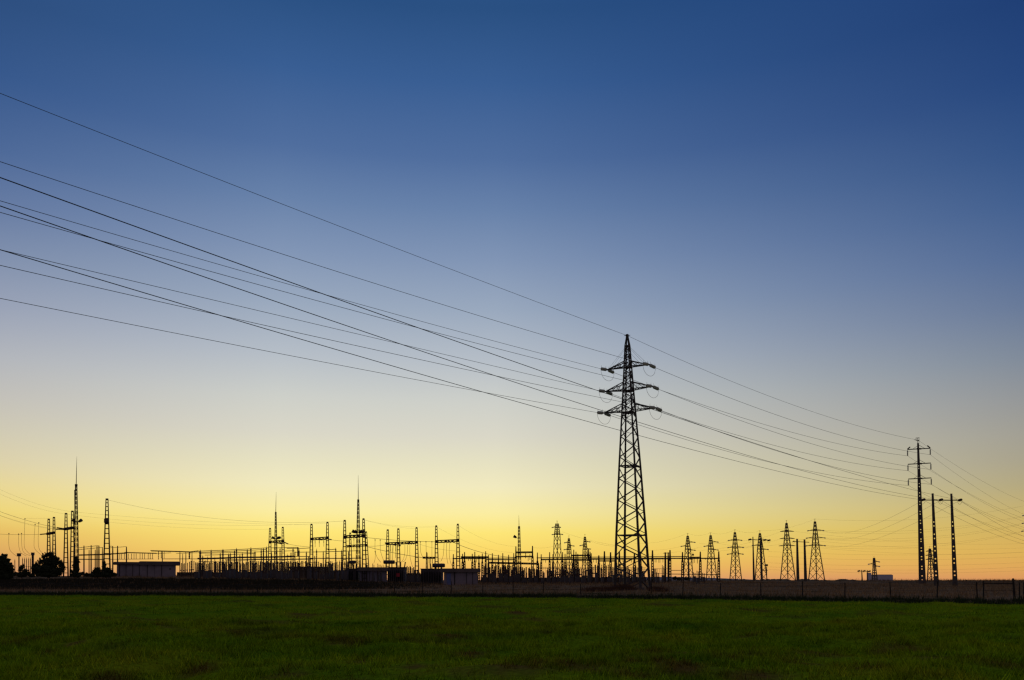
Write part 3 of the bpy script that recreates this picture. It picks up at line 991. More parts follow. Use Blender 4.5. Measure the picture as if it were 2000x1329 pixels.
# wires among the far towers
FG = 'faint far wires between the distant lattice towers'
def fw(label, a, b, sag=2.0, r=0.018):
    return wire(label, a, b, sag, r, group=FG, n=16)
FW_R = 'faint far wires strung low across the sky toward the right edge'
names = 'abcdefghijkm'
for a, b in (('a', 'b'), ('b', 'c'), ('c', 'd')):
    fw('faint wire joining two neighbouring distant tower tips, %s' % {'a': 'first pair right of the big pylon', 'b': 'second pair right of the big pylon', 'c': 'pair nearest the slender twin poles'}[a], TT[(a, 'top')], TT[(b, 'top')], 1.2)
fw('faint wire from a tower tip falling left behind the big pylon', TT[('a', 'top')], at(1240, 1062, 420), 1.5)
fw('faint wire from the tallest distant tower tip down to its left neighbours', TT[('f', 'top')], TT[('d', 'top')], 1.5)
fw('faint wire from the tallest distant tower tip running level to the right', TT[('f', 'top')], TT[('m', 'top')], 3.5)
for j in range(3):
    fw('faint wire from the %s right arm of the tallest distant tower, running rightward' % LVN[j], TT[('f', j, 1)], TT[('m', j, -1)], 3.2)
    fw('faint wire from the %s left arm of the tallest distant tower, running rightward' % LVN[j], TT[('f', j, -1)], TT[('m', j, -1)] + Vector((2, 6, -0.3)), 4.2)
    wire('wire from the %s insulator of the near twin poles down to the tallest distant tower' % ('left', 'middle', 'right')[j], HI[j], TT[('f', j, 1)] + Vector((0.4, 0, 0)), 3.0, 0.017, group='wires from the twin poles to the distant tower', n=20)
    fw('faint wire from the %s right arm of the tower left of the stout twin poles' % LVN[j], TT[('e', j, 1)], at(2040, 1060 + 8 * j, 520), 3.0)
for j, (y0, y1) in enumerate(((1079, 1077), (1089, 1086), (1101, 1097), (1109, 1106), (1114, 1113))):
    wire('low faint far wire crossing behind the right poles, %s from the top of its set' % ('first', 'second', 'third', 'fourth', 'fifth')[j], at(1500, y0 - 1.5, 520), at(2040, y1, 520), 2.2, 0.023, group=FW_R, n=16)
for j, (x0, y0, x1, y1) in enumerate(((1366, 1062, 1430, 1056), (1360, 1076, 1476, 1057), (1400, 1061, 1476, 1066), (1402, 1077, 1524, 1053), (1448, 1057, 1524, 1039), (1450, 1071, 1578, 1052), (1250, 1075, 1332, 1067), (1252, 1085, 1378, 1067))):
    fw('faint slanting wire among the staggered-arm towers, %s from the left' % ('first', 'second', 'third', 'fourth', 'fifth', 'sixth', 'seventh', 'eighth')[(j + 2) % 8], at(x0, y0, 410), at(x1, y1, 410), 0.8)
for j, (x0, y0, x1, y1) in enumerate(((1098, 1039, 1205, 1066), (1150, 1056, 1205, 1067), (1040, 1070, 1094, 1064))):
    fw('faint wire between the small switchyard towers and the big pylon, %s of three' % ('upper', 'lower', 'leftmost')[j], at(x0, y0, 330), at(x1, y1, 330), 0.6)

# far pale block
fb = gp(1718, 900)
t = thing('far_building', 'pale flat-roofed block with a taller left end far off on the right horizon', 'building', fb)
k9 = 900 / F
mb = MB(); mb.box(gp(1721.5, 900, .5), 41 * k9, 12, at(1720, 1123.2, 900).z - fb.z + .5, -0.4); mb.build('wall', M['farwall'], t)
mb = MB(); mb.box(gp(1697.4, 896, .5), 8.4 * k9, 8, at(1697, 1119.2, 900).z - fb.z + .5, -0.4); mb.build('tower_block', M['farwall'], t)
mb = MB(); mb.box(Vector((gp(1720, 900).x, 900, at(1720, 1123.2, 900).z)), 40 * k9, 11.5, 0.35, -0.4); mb.build('roof', M['roof'], t)

# ------------------------------------------------------------------ substation gantries
GANTRYG = 'portal gantries of the substation'
def gantry(label, cols, Y, beam, bot_px=10.0, top_px=4.4, nr=13, group=GANTRYG, insul=(), drops=(), beam_th=0.34, name='gantry', beam2=None):
    """cols: (top_x, top_y, base_x); beam: (x0, y0, x1, y1)"""
    bases = [gp(c[2], Y) for c in cols]
    mid_ = sum(bases, Vector()) / len(bases)
    t = thing(name, label, 'gantry', Vector((mid_.x, mid_.y, g(mid_.x, mid_.y))), group)
    k = Y / F
    for (tx, ty, bx), b_ in zip(cols, bases):
        tp = at(tx, ty, Y)
        mb = MB()
        H = tp.z - b_.z
        lattice_column(mb, b_ - Vector((0, 0, .2)), tp, bot_px * k, top_px * k, 0.22, 0.12, nr, 0.115, -math.atan2(b_.x, b_.y), False, 1.15)
        mb.box(tp, top_px * k * 1.1, top_px * k * 1.1, 0.22)
        if beam:
            yb = beam[1] + (beam[3] - beam[1]) * ((tx - beam[0]) / max(beam[2] - beam[0], 1e-3))
            q = at(tx, yb + 2.2, Y)
            mb.box(q, top_px * k * 1.25, top_px * k * 1.25, 4.6 * k)
        mb.build('column', M['dark'], t)
    for bm_ in [b for b in (beam, beam2) if b]:
        x0, y0, x1, y1 = bm_
        A, B = at(x0, y0, Y), at(x1, y1, Y)
        mb = MB()
        hz = beam_th / 2
        for dy in (-0.25, 0.25):
            for dz in (-hz, hz):
                mb.bar(A + Vector((0, dy, dz)), B + Vector((0, dy, dz)), 0.17)
        n = max(4, int((B - A).length / 0.6))
        for j in range(n):
            s0, s1 = (hz, -hz) if j % 2 else (-hz, hz)
            for dy in (-0.25, 0.25):
                mb.bar(A.lerp(B, j / n) + Vector((0, dy, s0)), A.lerp(B, (j + 1) / n) + Vector((0, dy, s1)), 0.12)
            mb.bar(A.lerp(B, j / n) + Vector((0, -0.25, -hz)), A.lerp(B, j / n) + Vector((0, 0.25, -hz)), 0.08)
        mb.build('beam', M['dark'], t)
    for (x0, y0, x1, y1, th) in insul:
        mb = MB(); mb.string(at(x0, y0, Y - 0.3), at(x1, y1, Y - 1.2), th, 7, 6); mb.build('insulator_string', M['porcelain'], t)
    for pts in drops:
        mb = MB()
        P = [at(x_, y_, Y - 0.8) for x_, y_ in pts]
        if len(P) == 2:
            mb.string(P[0], P[0].lerp(P[1], 0.45), 0.08, 5, 5); mb.tube([P[0].lerp(P[1], 0.45), P[1]], 0.035, 4)
        else:
            mb.tube(smooth_pts(P), 0.028, 4)
        mb.build('dropper', M['wire'], t)
    return t
def smooth_pts(P, n=6):
    out = []
    for i in range(len(P) - 1):
        p0, p1, p2, p3 = P[max(i - 1, 0)], P[i], P[i + 1], P[min(i + 2, len(P) - 1)]
        for k in range(n):
            t = k / n
            out.append(0.5 * ((2 * p1) + (p2 - p0) * t + (2 * p0 - 5 * p1 + 4 * p2 - p3) * t * t + (3 * p1 - p0 - 3 * p2 + p3) * t ** 3))
    out.append(P[-1])
    return out

gantry('narrow two-column gantry behind the round dark bush at far left', [(95.2, 1015.5, 95), (105.4, 1012, 106)], 185, (92, 1043.2, 107, 1040.6), 6.5, 2.8, 14,
       insul=[(92, 1043, 78, 1044.2, 0.16), (95, 1042.8, 82, 1043.6, 0.13), (104, 1041, 96, 1042.4, 0.16)])
gantry('two-column gantry left of the tall spired mast at far left', [(129, 1004.5, 128.5), (141.5, 1000, 141.5)], 170, (126, 1034, 143, 1031), 8.0, 3.2, 14,
       insul=[(127, 1033.5, 111, 1031, 0.16), (127, 1034.4, 109, 1034, 0.16), (140, 1031.5, 131, 1033.8, 0.18)])
gantry('single wide ladder-like column standing alone left of the low flat-roofed buildings', [(209, 976.5, 208.6)], 150, None, 12.5, 3.6, 17,
       insul=[(206.8, 1014.5, 206.8, 1021, 0.32), (209.4, 1014, 209.4, 1021, 0.3)])
gantry('two-column gantry in front of the thin spired mast in the middle-left yard', [(527.5, 1033.5, 526.6), (552.3, 1031.3, 553.8)], 195, (526, 1059.3, 554, 1057), 7.2, 2.6, 15,
       insul=[(541, 1061, 551, 1063, 0.12), (546, 1060.5, 556, 1063, 0.12), (554, 1059, 563, 1063, 0.14)])
gantry('two-column gantry with three hanging strings, standing alone left of centre', [(608.4, 1025.6, 608), (639.6, 1021.8, 639.8)], 165, (607, 1053.4, 641, 1051), 7.6, 3.0, 14,
       insul=[(618, 1054, 630, 1055.2, 0.10), (628, 1053.5, 636, 1054.4, 0.1), (640, 1053.2, 647.5, 1054.6, 0.12)],
       drops=[[(615.5, 1056), (615.5, 1069)], [(623.6, 1055.5), (623.6, 1069)], [(632.4, 1055), (632.4, 1068)]])
gantry('tall two-column gantry in front of the middle spired mast', [(673.3, 1018.3, 672.8), (710, 1015.2, 712.2)], 150, (672, 1049.2, 711.5, 1046.3), 8.6, 3.2, 15,
       insul=[(690, 1048.5, 697, 1051, 0.13), (705, 1047.5, 716, 1050.5, 0.12)], drops=[[(691.3, 1050), (691.3, 1064)], [(691.3, 1064), (691.3, 1074)]])
gantry('lower two-column gantry directly behind the tall gantry of the middle spired mast', [(684, 1042.5, 685), (715.2, 1040.2, 718.5)], 190, (677, 1067.5, 717, 1065), 6.4, 2.4, 12)
gantry('three-column gantry above the transformer with the high oil tank', [(757.3, 1036.6, 757), (778, 1034.6, 778.6), (813.6, 1032.4, 814.5)], 160, (756, 1062.6, 815, 1059.4), 7.6, 3.0, 14,
       insul=[(754.5, 1063, 752.5, 1060.5, 0.13), (768, 1063.6, 773.5, 1065.6, 0.14), (779, 1064.5, 782, 1066.4, 0.13), (795, 1061, 799, 1063.2, 0.13), (800.5, 1061, 804, 1063.0, 0.13), (805, 1060.6, 808.5, 1062.8, 0.13)],
       drops=[[(763, 1064), (763.2, 1094)], [(767.6, 1065), (766.6, 1094)], [(773, 1066), (772.6, 1090)], [(790.8, 1064.5), (790.6, 1080), (788, 1092), (784, 1098)],
              [(795.7, 1064), (795.4, 1082), (791, 1095), (786, 1098)], [(800.6, 1063.8), (800.6, 1085), (803, 1098), (806, 1108)]])
gantry('two-column gantry right of centre above the transformer beside the blue-doored building', [(852.1, 1029, 853.2), (894.2, 1025.8, 895.3)], 150, (851, 1058.4, 895.5, 1056.2), 8.0, 3.0, 14,
       insul=[(871, 1057.6, 875.5, 1060, 0.13), (876, 1057.3, 880.5, 1059.7, 0.13), (882, 1057, 887, 1059.8, 0.13)],
       drops=[[(867.3, 1060), (866.6, 1075), (865, 1088), (861, 1097)], [(872.5, 1059.8), (872, 1078), (873, 1092), (875, 1102)], [(878.6, 1059.5), (877.4, 1078), (879, 1095), (883, 1106)]])
gantry('low slender column with a short beam joining the gantry right of centre', [(833.6, 1081, 833.6)], 165, (826, 1089.6, 850, 1090), 3.6, 1.4, 8, beam_th=0.22,
       drops=[[(838, 1091), (838, 1112)], [(840.5, 1091), (840.2, 1112)], [(844.3, 1091), (844.5, 1112)]])

# spired lattice masts with floodlights
MASTG = 'spired floodlight masts in the substation'
def spired_mast(label, tip, lat, base_px, Y, wb, wt, lights, ntier=16, rod=None):
    b_ = gp(base_px, Y); k = Y / F
    t = thing('lightning_mast', label, 'mast', b_, MASTG)
    lt = at(lat[0], lat[1], Y); sp = at(tip[0], tip[1], Y)
    mb = MB(); lattice_column(mb, b_ - Vector((0, 0, .2)), lt, wb * k, wt * k, 0.11, 0.07, ntier, 0.04, math.radians(20) - math.atan2(b_.x, b_.y), True, 1.2)
    mb.box(lt - Vector((0, 0, 0.2)), wt * k * 1.4, wt * k * 1.4, 0.4)
    mb.build('lattice_body', M['dark'], t)
    mb = MB(); mb.tube([lt, lt.lerp(sp, 0.5), sp], [0.075, 0.05, 0.015], 6); mb.build('spire', M['steel'], t)
    if rod:
        mb = MB(); mb.bar(at(rod[0], rod[1], Y), at(rod[0] + 0.4, rod[2], Y), 0.09); mb.build('ladder_rail', M['steel'], t)
    for (x0, y0, ax_, ay_) in lights:
        mb = MB()
        a = at(ax_, ay_, Y)
        c = at(x0, y0, Y)
        mb.bar(a, c, 0.10)
        br = mb.build('bracket', M['dark'], t)
        mb = MB()
        s_ = 1 if x0 > ax_ else -1
        mb.tube([c + Vector((-0.22 * s_, 0, -0.12)), c + Vector((0.0, 0, 0.0)), c + Vector((0.38 * s_, -0.1, 0.22))], [0.16, 0.27, 0.34], 8)
        mb.build('floodlight', M['dark'], br)
    return t
spired_mast('tallest spired mast with two floodlights, at far left beside the dark gantries', (150, 892), (148.8, 948), 148.6, 165, 8.2, 2.6, [(145.8, 1018, 149.2, 1017.5), (155.8, 1018.4, 149.2, 1017.5)], 18, rod=(145.6, 957, 1015))
spired_mast('thin spired mast behind the middle-left gantry, with floodlights just above its beam', (539.4, 961), (538.6, 1002), 538.6, 200, 6.0, 1.9, [(534.4, 1051.5, 538.6, 1052), (541.4, 1052, 538.6, 1052), (544.6, 1051.6, 538.6, 1052)], 16)
spired_mast('tall spired mast left of centre, its floodlights above the tall gantry beam', (699.6, 928), (699.7, 978), 699.8, 160, 8.4, 2.4, [(691.8, 1039.5, 699.7, 1040.5), (696, 1040, 699.7, 1040.5), (703.2, 1040, 699.7, 1040.5), (707, 1039.8, 699.7, 1040.5)], 17)
spired_mast('short spired mast with one floodlight on a left bracket, right of centre', (1013.3, 1006), (1013.8, 1030), 1015, 190, 6.4, 2.8, [(1006.8, 1049.5, 1013.8, 1053)], 14)

# ------------------------------------------------------------------ bus structures
BUSG = 'low busbar gantries'
def bus_gantry(label, posts, Y, beams, post_b=3.4, post_t=1.3, extras=(), hang=(), solid=False, th=0.2):
    xs_ = [p[0] for p in posts] or [beams[0][0], beams[0][2]]
    m = gp(sum(xs_) / len(xs_), Y)
    t = thing('busbar_gantry', label, 'gantry', m, BUSG)
    k = Y / F
    for (px, py, *wd) in posts:
        b_ = gp(px, Y); tp = at(px, py, Y)
        mb = MB()
        if solid:
            ww = (wd[0] if wd else 1.8) * k * 1.3
            mb.tube([b_ - Vector((0, 0, .2)), b_.lerp(tp, 0.8), tp], [ww * .55, ww * .5, ww * .35], 6)
        else:
            H = tp.z - b_.z
            sh = b_.lerp(tp, 0.72)
            lattice_column(mb, b_ - Vector((0, 0, .2)), sh, post_b * k, post_t * k * 1.7, 0.20, 0.16, 9, 0.08, -math.atan2(b_.x, b_.y), True, 1.0)
            mb.bar(sh - Vector((0, 0, 0.2)), tp, post_t * k * 2.0, post_t * k * 1.2)
        mb.build('post', M['dark'], t)
    for (x0, y0, x1, y1, *tw) in beams:
        mb = MB(); bt = tw[0] if tw else th
        A, B = at(x0, y0, Y), at(x1, y1, Y)
        mb.bar(A + Vector((0, -.2, bt * .3)), B + Vector((0, -.2, bt * .3)), bt * .6); mb.bar(A + Vector((0, .2, -bt * .3)), B + Vector((0, .2, -bt * .3)), bt * .6)
        n = max(3, int((B - A).length / 1.1))
        for j in range(n):
            q = A.lerp(B, (j + .5) / n); mb.bar(q + Vector((0, -.2, bt * .2)), q + Vector((0, .2, -bt * .2)), bt * .5)
        mb.build('beam', M['dark'], t)
    for (x_, y0, y1, ww) in hang:
        mb = MB(); mb.string(at(x_, y0, Y), at(x_, y1, Y), ww * k / 2, 4, 5); mb.build('insulator', M['porcelain'], t)
    return t
bus_gantry('row of thin tall posts between the spired mast and the ladder-like column at left', [(164, 1066, 1.8), (174, 1074, 1.3), (178, 1065, 1.7), (186, 1074, 1.4), (189.5, 1066.5, 1.8), (193.2, 1066, 1.9), (200, 1069, 1.3)], 165,
           [(152, 1070.5, 193, 1066, 0.07), (153, 1074, 200, 1069.5, 0.07), (153, 1084.6, 216, 1083, 0.2), (153, 1092.8, 204, 1093, 0.14)], solid=True)
bus_gantry('low beam with short hanging tubes above the flat-roofed buildings at left', [(220.2, 1067, 1.8), (229.6, 1066.5, 1.8), (247, 1068, 1.8)], 180,
           [(212, 1067.6, 220, 1067, 0.07), (214, 1070.5, 247, 1068, 0.07), (213, 1082.6, 245, 1080.6, 0.2), (244, 1079.6, 306, 1081.2, 0.17), (212, 1093, 300, 1092, 0.07)], solid=True,
           hang=[(x_, 1081.5, 1093, 1.3) for x_ in (234, 237.5, 243, 250.5, 257, 261.8, 266, 273.6, 278, 282.5, 289.5, 293.5, 298)])
bus_gantry('higher thin beam on posts right above the front flat-roofed building', [(351.4, 1076.5, 1.3), (356.8, 1082, 1.1), (363, 1078, 1.3), (375, 1078, 1.2), (317, 1077, 1.4)], 185,
           [(294.5, 1076.2, 372, 1078.4, 0.2), (371, 1078.6, 388, 1076.6, 0.2), (305, 1081.5, 334, 1080.2, 0.08), (344, 1081.5, 388, 1080, 0.07), (316, 1092, 390, 1092, 0.10)], solid=True,
           hang=[(309.6, 1077.5, 1093.5, 1.6), (315, 1077.5, 1091, 1.5), (320.7, 1077.5, 1091, 1.1), (370, 1079.5, 1092, 3.4)])
bus_gantry('busbar gantry on tapered lattice posts behind the blue-doored building', [(885.4, 1082.5), (903.4, 1082), (907.4, 1078.5), (922.4, 1082), (927.4, 1078), (935.4, 1084.5), (942, 1081.5), (948.6, 1077)], 175,
           [(884, 1091.4, 950, 1091.4, 0.2), (900, 1088.6, 953, 1088.6, 0.3)], hang=[(915, 1089.5, 1096, 1.2), (919, 1089.5, 1096, 1.0), (931, 1092, 1099, 1.2)])
bus_gantry('busbar gantry on thin posts left of the short spired mast', [(954, 1084.3), (961.6, 1081), (973.5, 1084), (982, 1080.8), (993.5, 1084), (1003.4, 1080.6)], 175,
           [(949, 1090.6, 1008, 1090.4, 0.14), (950, 1093.4, 1008, 1093.6, 0.2)], hang=[(967, 1094, 1099, 1.0), (987, 1094, 1099, 1.0)])
bus_gantry('small portal with raised post tips right of the short spired mast', [(1007.6, 1067.5), (1040, 1066.6)], 168, [(1007, 1079.4, 1040.5, 1079.0, 0.30), (1007, 1087.6, 1040.5, 1087.2, 0.24)], 5.0, 1.6,
           hang=[(1026.6, 1081, 1091, 1.6), (1031.6, 1088, 1096, 1.2), (1035, 1083, 1094, 1.5)])
bus_gantry('broad plain portal frame in front of the short spired mast', [(953.4, 1099.5, 2.2), (968, 1101, 1.8), (986.8, 1101, 1.8), (1017, 1101, 1.8), (1052, 1101.4, 2.4)], 150, [(953, 1099.4, 1052.6, 1101.6, 0.28)], solid=True)
bus_gantry('busbar gantry on tapered lattice posts around the two small staggered towers', [(1049.6, 1079.6), (1057, 1083), (1073.5, 1078.8), (1080, 1082.6), (1098.8, 1078.6), (1103.6, 1082), (1120.6, 1074), (1125, 1078), (1128.6, 1082), (1152.6, 1078), (1154.8, 1081)], 175,
           [(1048, 1090, 1156, 1089.2, 0.14), (1056, 1093.3, 1156, 1092.4, 0.24)], hang=[(1065.6, 1094, 1099.5, 1.2), (1060.4, 1094, 1099, 0.8), (1072, 1094, 1099, 1.2), (1076.6, 1094, 1099.5, .8), (1140, 1093, 1099, 1.4)])
bus_gantry('small raised portal just left of the big pylon', [(1119.8, 1085.5), (1149.6, 1073)], 182, [(1115, 1085.4, 1153, 1085.0, 0.28), (1118, 1095.4, 1152, 1095.4, 0.16)], 4.2, 1.6)
bus_gantry('busbar gantry on stout posts seen through and beside the big pylon legs', [(1169.5, 1085.2), (1180.5, 1077), (1192.5, 1079), (1203.2, 1084.8), (1209.6, 1077), (1219.6, 1078.6), (1239, 1080.6), (1250.6, 1077.4), (1274.4, 1075.2), (1308.6, 1074.8)], 170,
           [(1155, 1088.6, 1311, 1087.6, 0.13), (1155, 1092.2, 1311, 1091.2, 0.26), (1169, 1096, 1200, 1096, 0.2)], 3.8, 1.9,
           hang=[(1159, 1093, 1099, 1.0), (1164.5, 1093, 1100, 1.6), (1215.4, 1092, 1098, .8), (1233.6, 1093, 1099, 1.), (1279.5, 1092, 1099, 1.1), (1282, 1092, 1099, .8), (1286.6, 1092, 1099.5, 1.1), (1289, 1092, 1099.5, 1.1), (1294.8, 1092, 1099, 1.2)])
bus_gantry('two stout dark posts standing close together right of the big pylon', [(1299.4, 1079.2, 3.0), (1305, 1079.2, 2.4)], 165, [(1296, 1080.6, 1308, 1080.6, 0.10)], solid=True)
bus_gantry('end bay of the busbar gantry on three tapered posts furthest right', [(1333, 1078.6), (1367.8, 1077.8), (1403.8, 1077.4)], 170,
           [(1311, 1087.5, 1343, 1087.4, 0.13), (1311, 1091, 1406, 1091.0, 0.20), (1347, 1089.8, 1366, 1089.4, 0.3), (1310, 1114.4, 1334, 1114.4, 0.09), (1310, 1121.6, 1407, 1122.4, 0.12)], 4.2, 1.6,
           hang=[(1353.4, 1092, 1100.5, 1.2), (1356.5, 1092, 1100, 1.0), (1362, 1092, 1101, 1.4), (1378, 1091.8, 1093.3, 1.8), (1396.5, 1091.8, 1093, 1.6)])

# railing-like low bus frames
def railing(label, x0, x1, ya, yb_, Y, step, legs=True):
    m = gp((x0 + x1) / 2, Y)
    t = thing('low_bus_frame', label, 'frame', m, 'low railing-like frames in the switchyard')
    mb = MB()
    for y_ in (ya, yb_): mb.bar(at(x0, y_, Y), at(x1, y_, Y), 0.07)
    mb.build('rail', M['dark'], t)
    x_ = x0; mb = MB()
    while x_ <= x1:
        mb.bar(gp(x_, Y), at(x_, ya, Y), 0.05); x_ += step
    mb.build('upright', M['dark'], t)
railing('low railing-like frame behind the broad plain portal and left of the big pylon', 1052, 1150, 1108.4, 1110.8, 190, 3.4)
railing('low railing-like frame seen through the legs of the big pylon', 1158, 1262, 1109.4, 1112.2, 190, 5.0)
railing('low railing-like frame just right of the big pylon legs', 1276, 1310, 1111.2, 1120.5, 180, 4.2)

# post insulators / bus supports in the left-of-centre yard
_U = ['', 'first', 'second', 'third', 'fourth', 'fifth', 'sixth', 'seventh', 'eighth', 'ninth', 'tenth', 'eleventh', 'twelfth', 'thirteenth', 'fourteenth', 'fifteenth', 'sixteenth', 'seventeenth', 'eighteenth', 'nineteenth']
_T = {2: ('twentieth', 'twenty'), 3: ('thirtieth', 'thirty'), 4: ('fortieth', 'forty'), 5: ('fiftieth', 'fifty'), 6: ('sixtieth', 'sixty')}
def _ord(n):
    if n < 20: return _U[n]
    t_, u_ = divmod(n, 10)
    return _T[t_][0] if u_ == 0 else _T[t_][1] + '-' + _U[u_]
ORD = [_ord(n) for n in range(1, 70)]
TALL = [(391, 1074, 3.6), (412.4, 1073.5, 2.3), (435.4, 1072.4, 2.8), (450.2, 1079, 2.0), (458, 1074, 2.0), (462, 1070.4, 2.4), (473.4, 1079, 2.0), (483, 1072.6, 2.0), (490, 1068.8, 2.4), (498, 1076, 2.4), (510.2, 1071.8, 2.3), (514.6, 1070, 2.5), (520.4, 1067.6, 2.2),
        (530.4, 1078, 2.0), (540, 1072, 1.9), (547, 1069, 2.0), (568.4, 1077.6, 2.0), (572.4, 1069.6, 2.2), (584.4, 1073, 2.0), (598.4, 1077.2, 2.2), (618.4, 1071.8, 1.9), (631.4, 1076, 1.9), (655.8, 1070, 2.3), (667.2, 1073.8, 2.0), (681, 1076, 2.2)]
MIDH = [(396, 1084, 1.9), (405.6, 1085.6, 1.2), (419.6, 1086.8, 1.2), (430.2, 1079.4, 2.2), (446.8, 1081, 2.6), (468.6, 1082, 1.8), (494.6, 1078.8, 1.2), (503.6, 1099, 1.4), (561.2, 1081, 1.3), (576, 1076, 2.0), (592, 1099.4, 1.3), (635.6, 1092, 1.4), (663, 1094, 1.5)]
PG = 'slim insulator posts of the left-of-centre yard'
def bus_post(px, py, wpx, Y, label, kindname='post_insulator'):
    b_ = gp(px, Y); tp = at(px, py, Y); k = Y / F * 1.3
    t = thing(kindname, label, 'post', b_, PG)
    s0 = b_.lerp(tp, 0.5)
    mb = MB(); mb.bar(b_ - Vector((0, 0, .2)), s0, wpx * k * 0.75, wpx * k * .65); mb.box(s0, wpx * k * 1.15, wpx * k * 1.15, 0.1); mb.build('pedestal', M['dark'], t)
    mb = MB(); mb.string(s0 + Vector((0, 0, .1)), tp - Vector((0, 0, .3)), wpx * k * 0.5, 8, 6); mb.tube([tp - Vector((0, 0, .35)), tp], [wpx * k * .25, wpx * k * .12], 5); mb.build('insulator', M['porcelain'], t)
for i, (px, py, wd) in enumerate(TALL):
    bus_post(px, py, wd, 150 + (i * 37 % 5) * 9, 'tall slim insulator post, %s tall one rightward from the front flat-roofed building' % ORD[i])
for i, (px, py, wd) in enumerate(MIDH):
    bus_post(px, py, wd, 160 + (i * 29 % 4) * 9, 'shorter slim insulator post, %s short one rightward from the front flat-roofed building' % ORD[i])

# tubular busbars resting on the posts
BB = [(384, 1077.0, 522, 1070.4, 0.06), (388, 1079.4, 520, 1073.4, 0.06), (392, 1081.0, 575, 1076.0, 0.06), (522, 1070.4, 582, 1069.4, 0.07), (386, 1091.4, 460, 1089.4, 0.16), (460, 1089, 575, 1087.2, 0.16), (440, 1094, 500, 1093.2, 0.12), (500, 1093, 612, 1092, 0.12),
      (575, 1079, 700, 1076, 0.06), (560, 1071.5, 606, 1070.6, 0.06), (640, 1074, 656, 1072.6, 0.07), (560, 1086, 604, 1087.4, 0.08), (604, 1090.6, 706, 1090.4, 0.08), (582, 1069.5, 582, 1087, 0.16), (388, 1097, 470, 1098, 0.07), (510, 1099.4, 615, 1099.4, 0.06), (400, 1084.6, 500, 1081, 0.06)]
for i, (x0, y0, x1, y1, r_) in enumerate(BB):
    mb = MB(); Yb = 158 + (i % 4) * 8
    A, B = at(x0, y0, Yb), at(x1, y1, Yb)
    mb.tube(sagpts(A, B, 0.05 if abs(x1 - x0) > 3 else 0, 10), r_, 5)
    tag(mb.build('busbar', M['steel']), 'horizontal tubular busbar over the left-of-centre yard, %s by its left end' % ORD[i] if i != 13 else 'short vertical busbar drop between two level bars in the left-of-centre yard', 'busbar', 'tubular busbars of the yard')

# circuit breakers and instrument units: cabinet on legs with bushings
def breaker(label, px, ytop, wpx, Y, n=3, group='switchgear units with bushings'):
    b_ = gp(px, Y); k = Y / F
    t = thing('switchgear_unit', label, 'switchgear', b_, group)
    W = wpx * k; H = at(px, ytop, Y).z - b_.z
    cf = 0.34 + 0.26 * ((px * 37.7) % 1.0 if px % 1 else ((px * 13) % 17) / 17.0)
    mb = MB(); mb.box(b_ + Vector((0, 0, H * 0.1)), W, 0.9, H * (cf - 0.1)); mb.box(b_ + Vector((0, 0, H * cf)), W * 1.06, 1.0, 0.08)
    mb.build('cabinet', M['tank'], t)
    for s_ in (-1, 1):
        mb = MB(); mb.bar(b_ + Vector((s_ * W * .42, 0, -.1)), b_ + Vector((s_ * W * .42, 0, H * .2)), 0.12); mb.build('leg', M['dark'], t)
    for j in range(n):
        x_ = (j - (n - 1) / 2) * W / max(n, 1) * 1.1
        mb = MB(); mb.string(b_ + Vector((x_, 0, H * cf)), b_ + Vector((x_ * 1.15, 0, H * (1 - 0.06 * (j % 2)))), min(0.21, W * .19), 7, 6); mb.build('bushing', M['porcelain'], t)
rnd2 = random.Random(11)
ROW2 = [(353 + 6.1 * i + rnd2.uniform(-1.2, 1.2), 1097 + rnd2.uniform(-1.5, 3.5), rnd2.choice((3.0, 3.6, 4.2))) for i in range(52)]
for i, (px, yt, wp) in enumerate(ROW2):
    Yr = 172 + (i % 3) * 6
    b_ = gp(px, Yr); k = Yr / F; tp = at(px, yt, Yr)
    t = thing('busbar_support', 'short dark twin-column busbar support, %s of the back row rightward from the front flat-roofed building' % ORD[i], 'support', b_, 'back row of short busbar supports')
    for s_ in (-1, 1):
        mb = MB(); x_ = s_ * wp * k * 0.42
        q = b_ + Vector((x_, 0, 0)); m_ = q.lerp(tp + Vector((x_, 0, 0)), 0.45)
        mb.bar(q - Vector((0, 0, .2)), m_, 0.14); mb.string(m_, tp + Vector((x_, 0, rnd2.uniform(-.2, .1))), 0.11, 6, 5)
        mb.build('column', M['porcelain'], t)
    mb = MB(); mb.bar(b_.lerp(tp, 0.45) - Vector((wp * k * .6, 0, 0)), b_.lerp(tp, 0.45) + Vector((wp * k * .6, 0, 0)), 0.16); mb.build('crossbar', M['dark'], t)

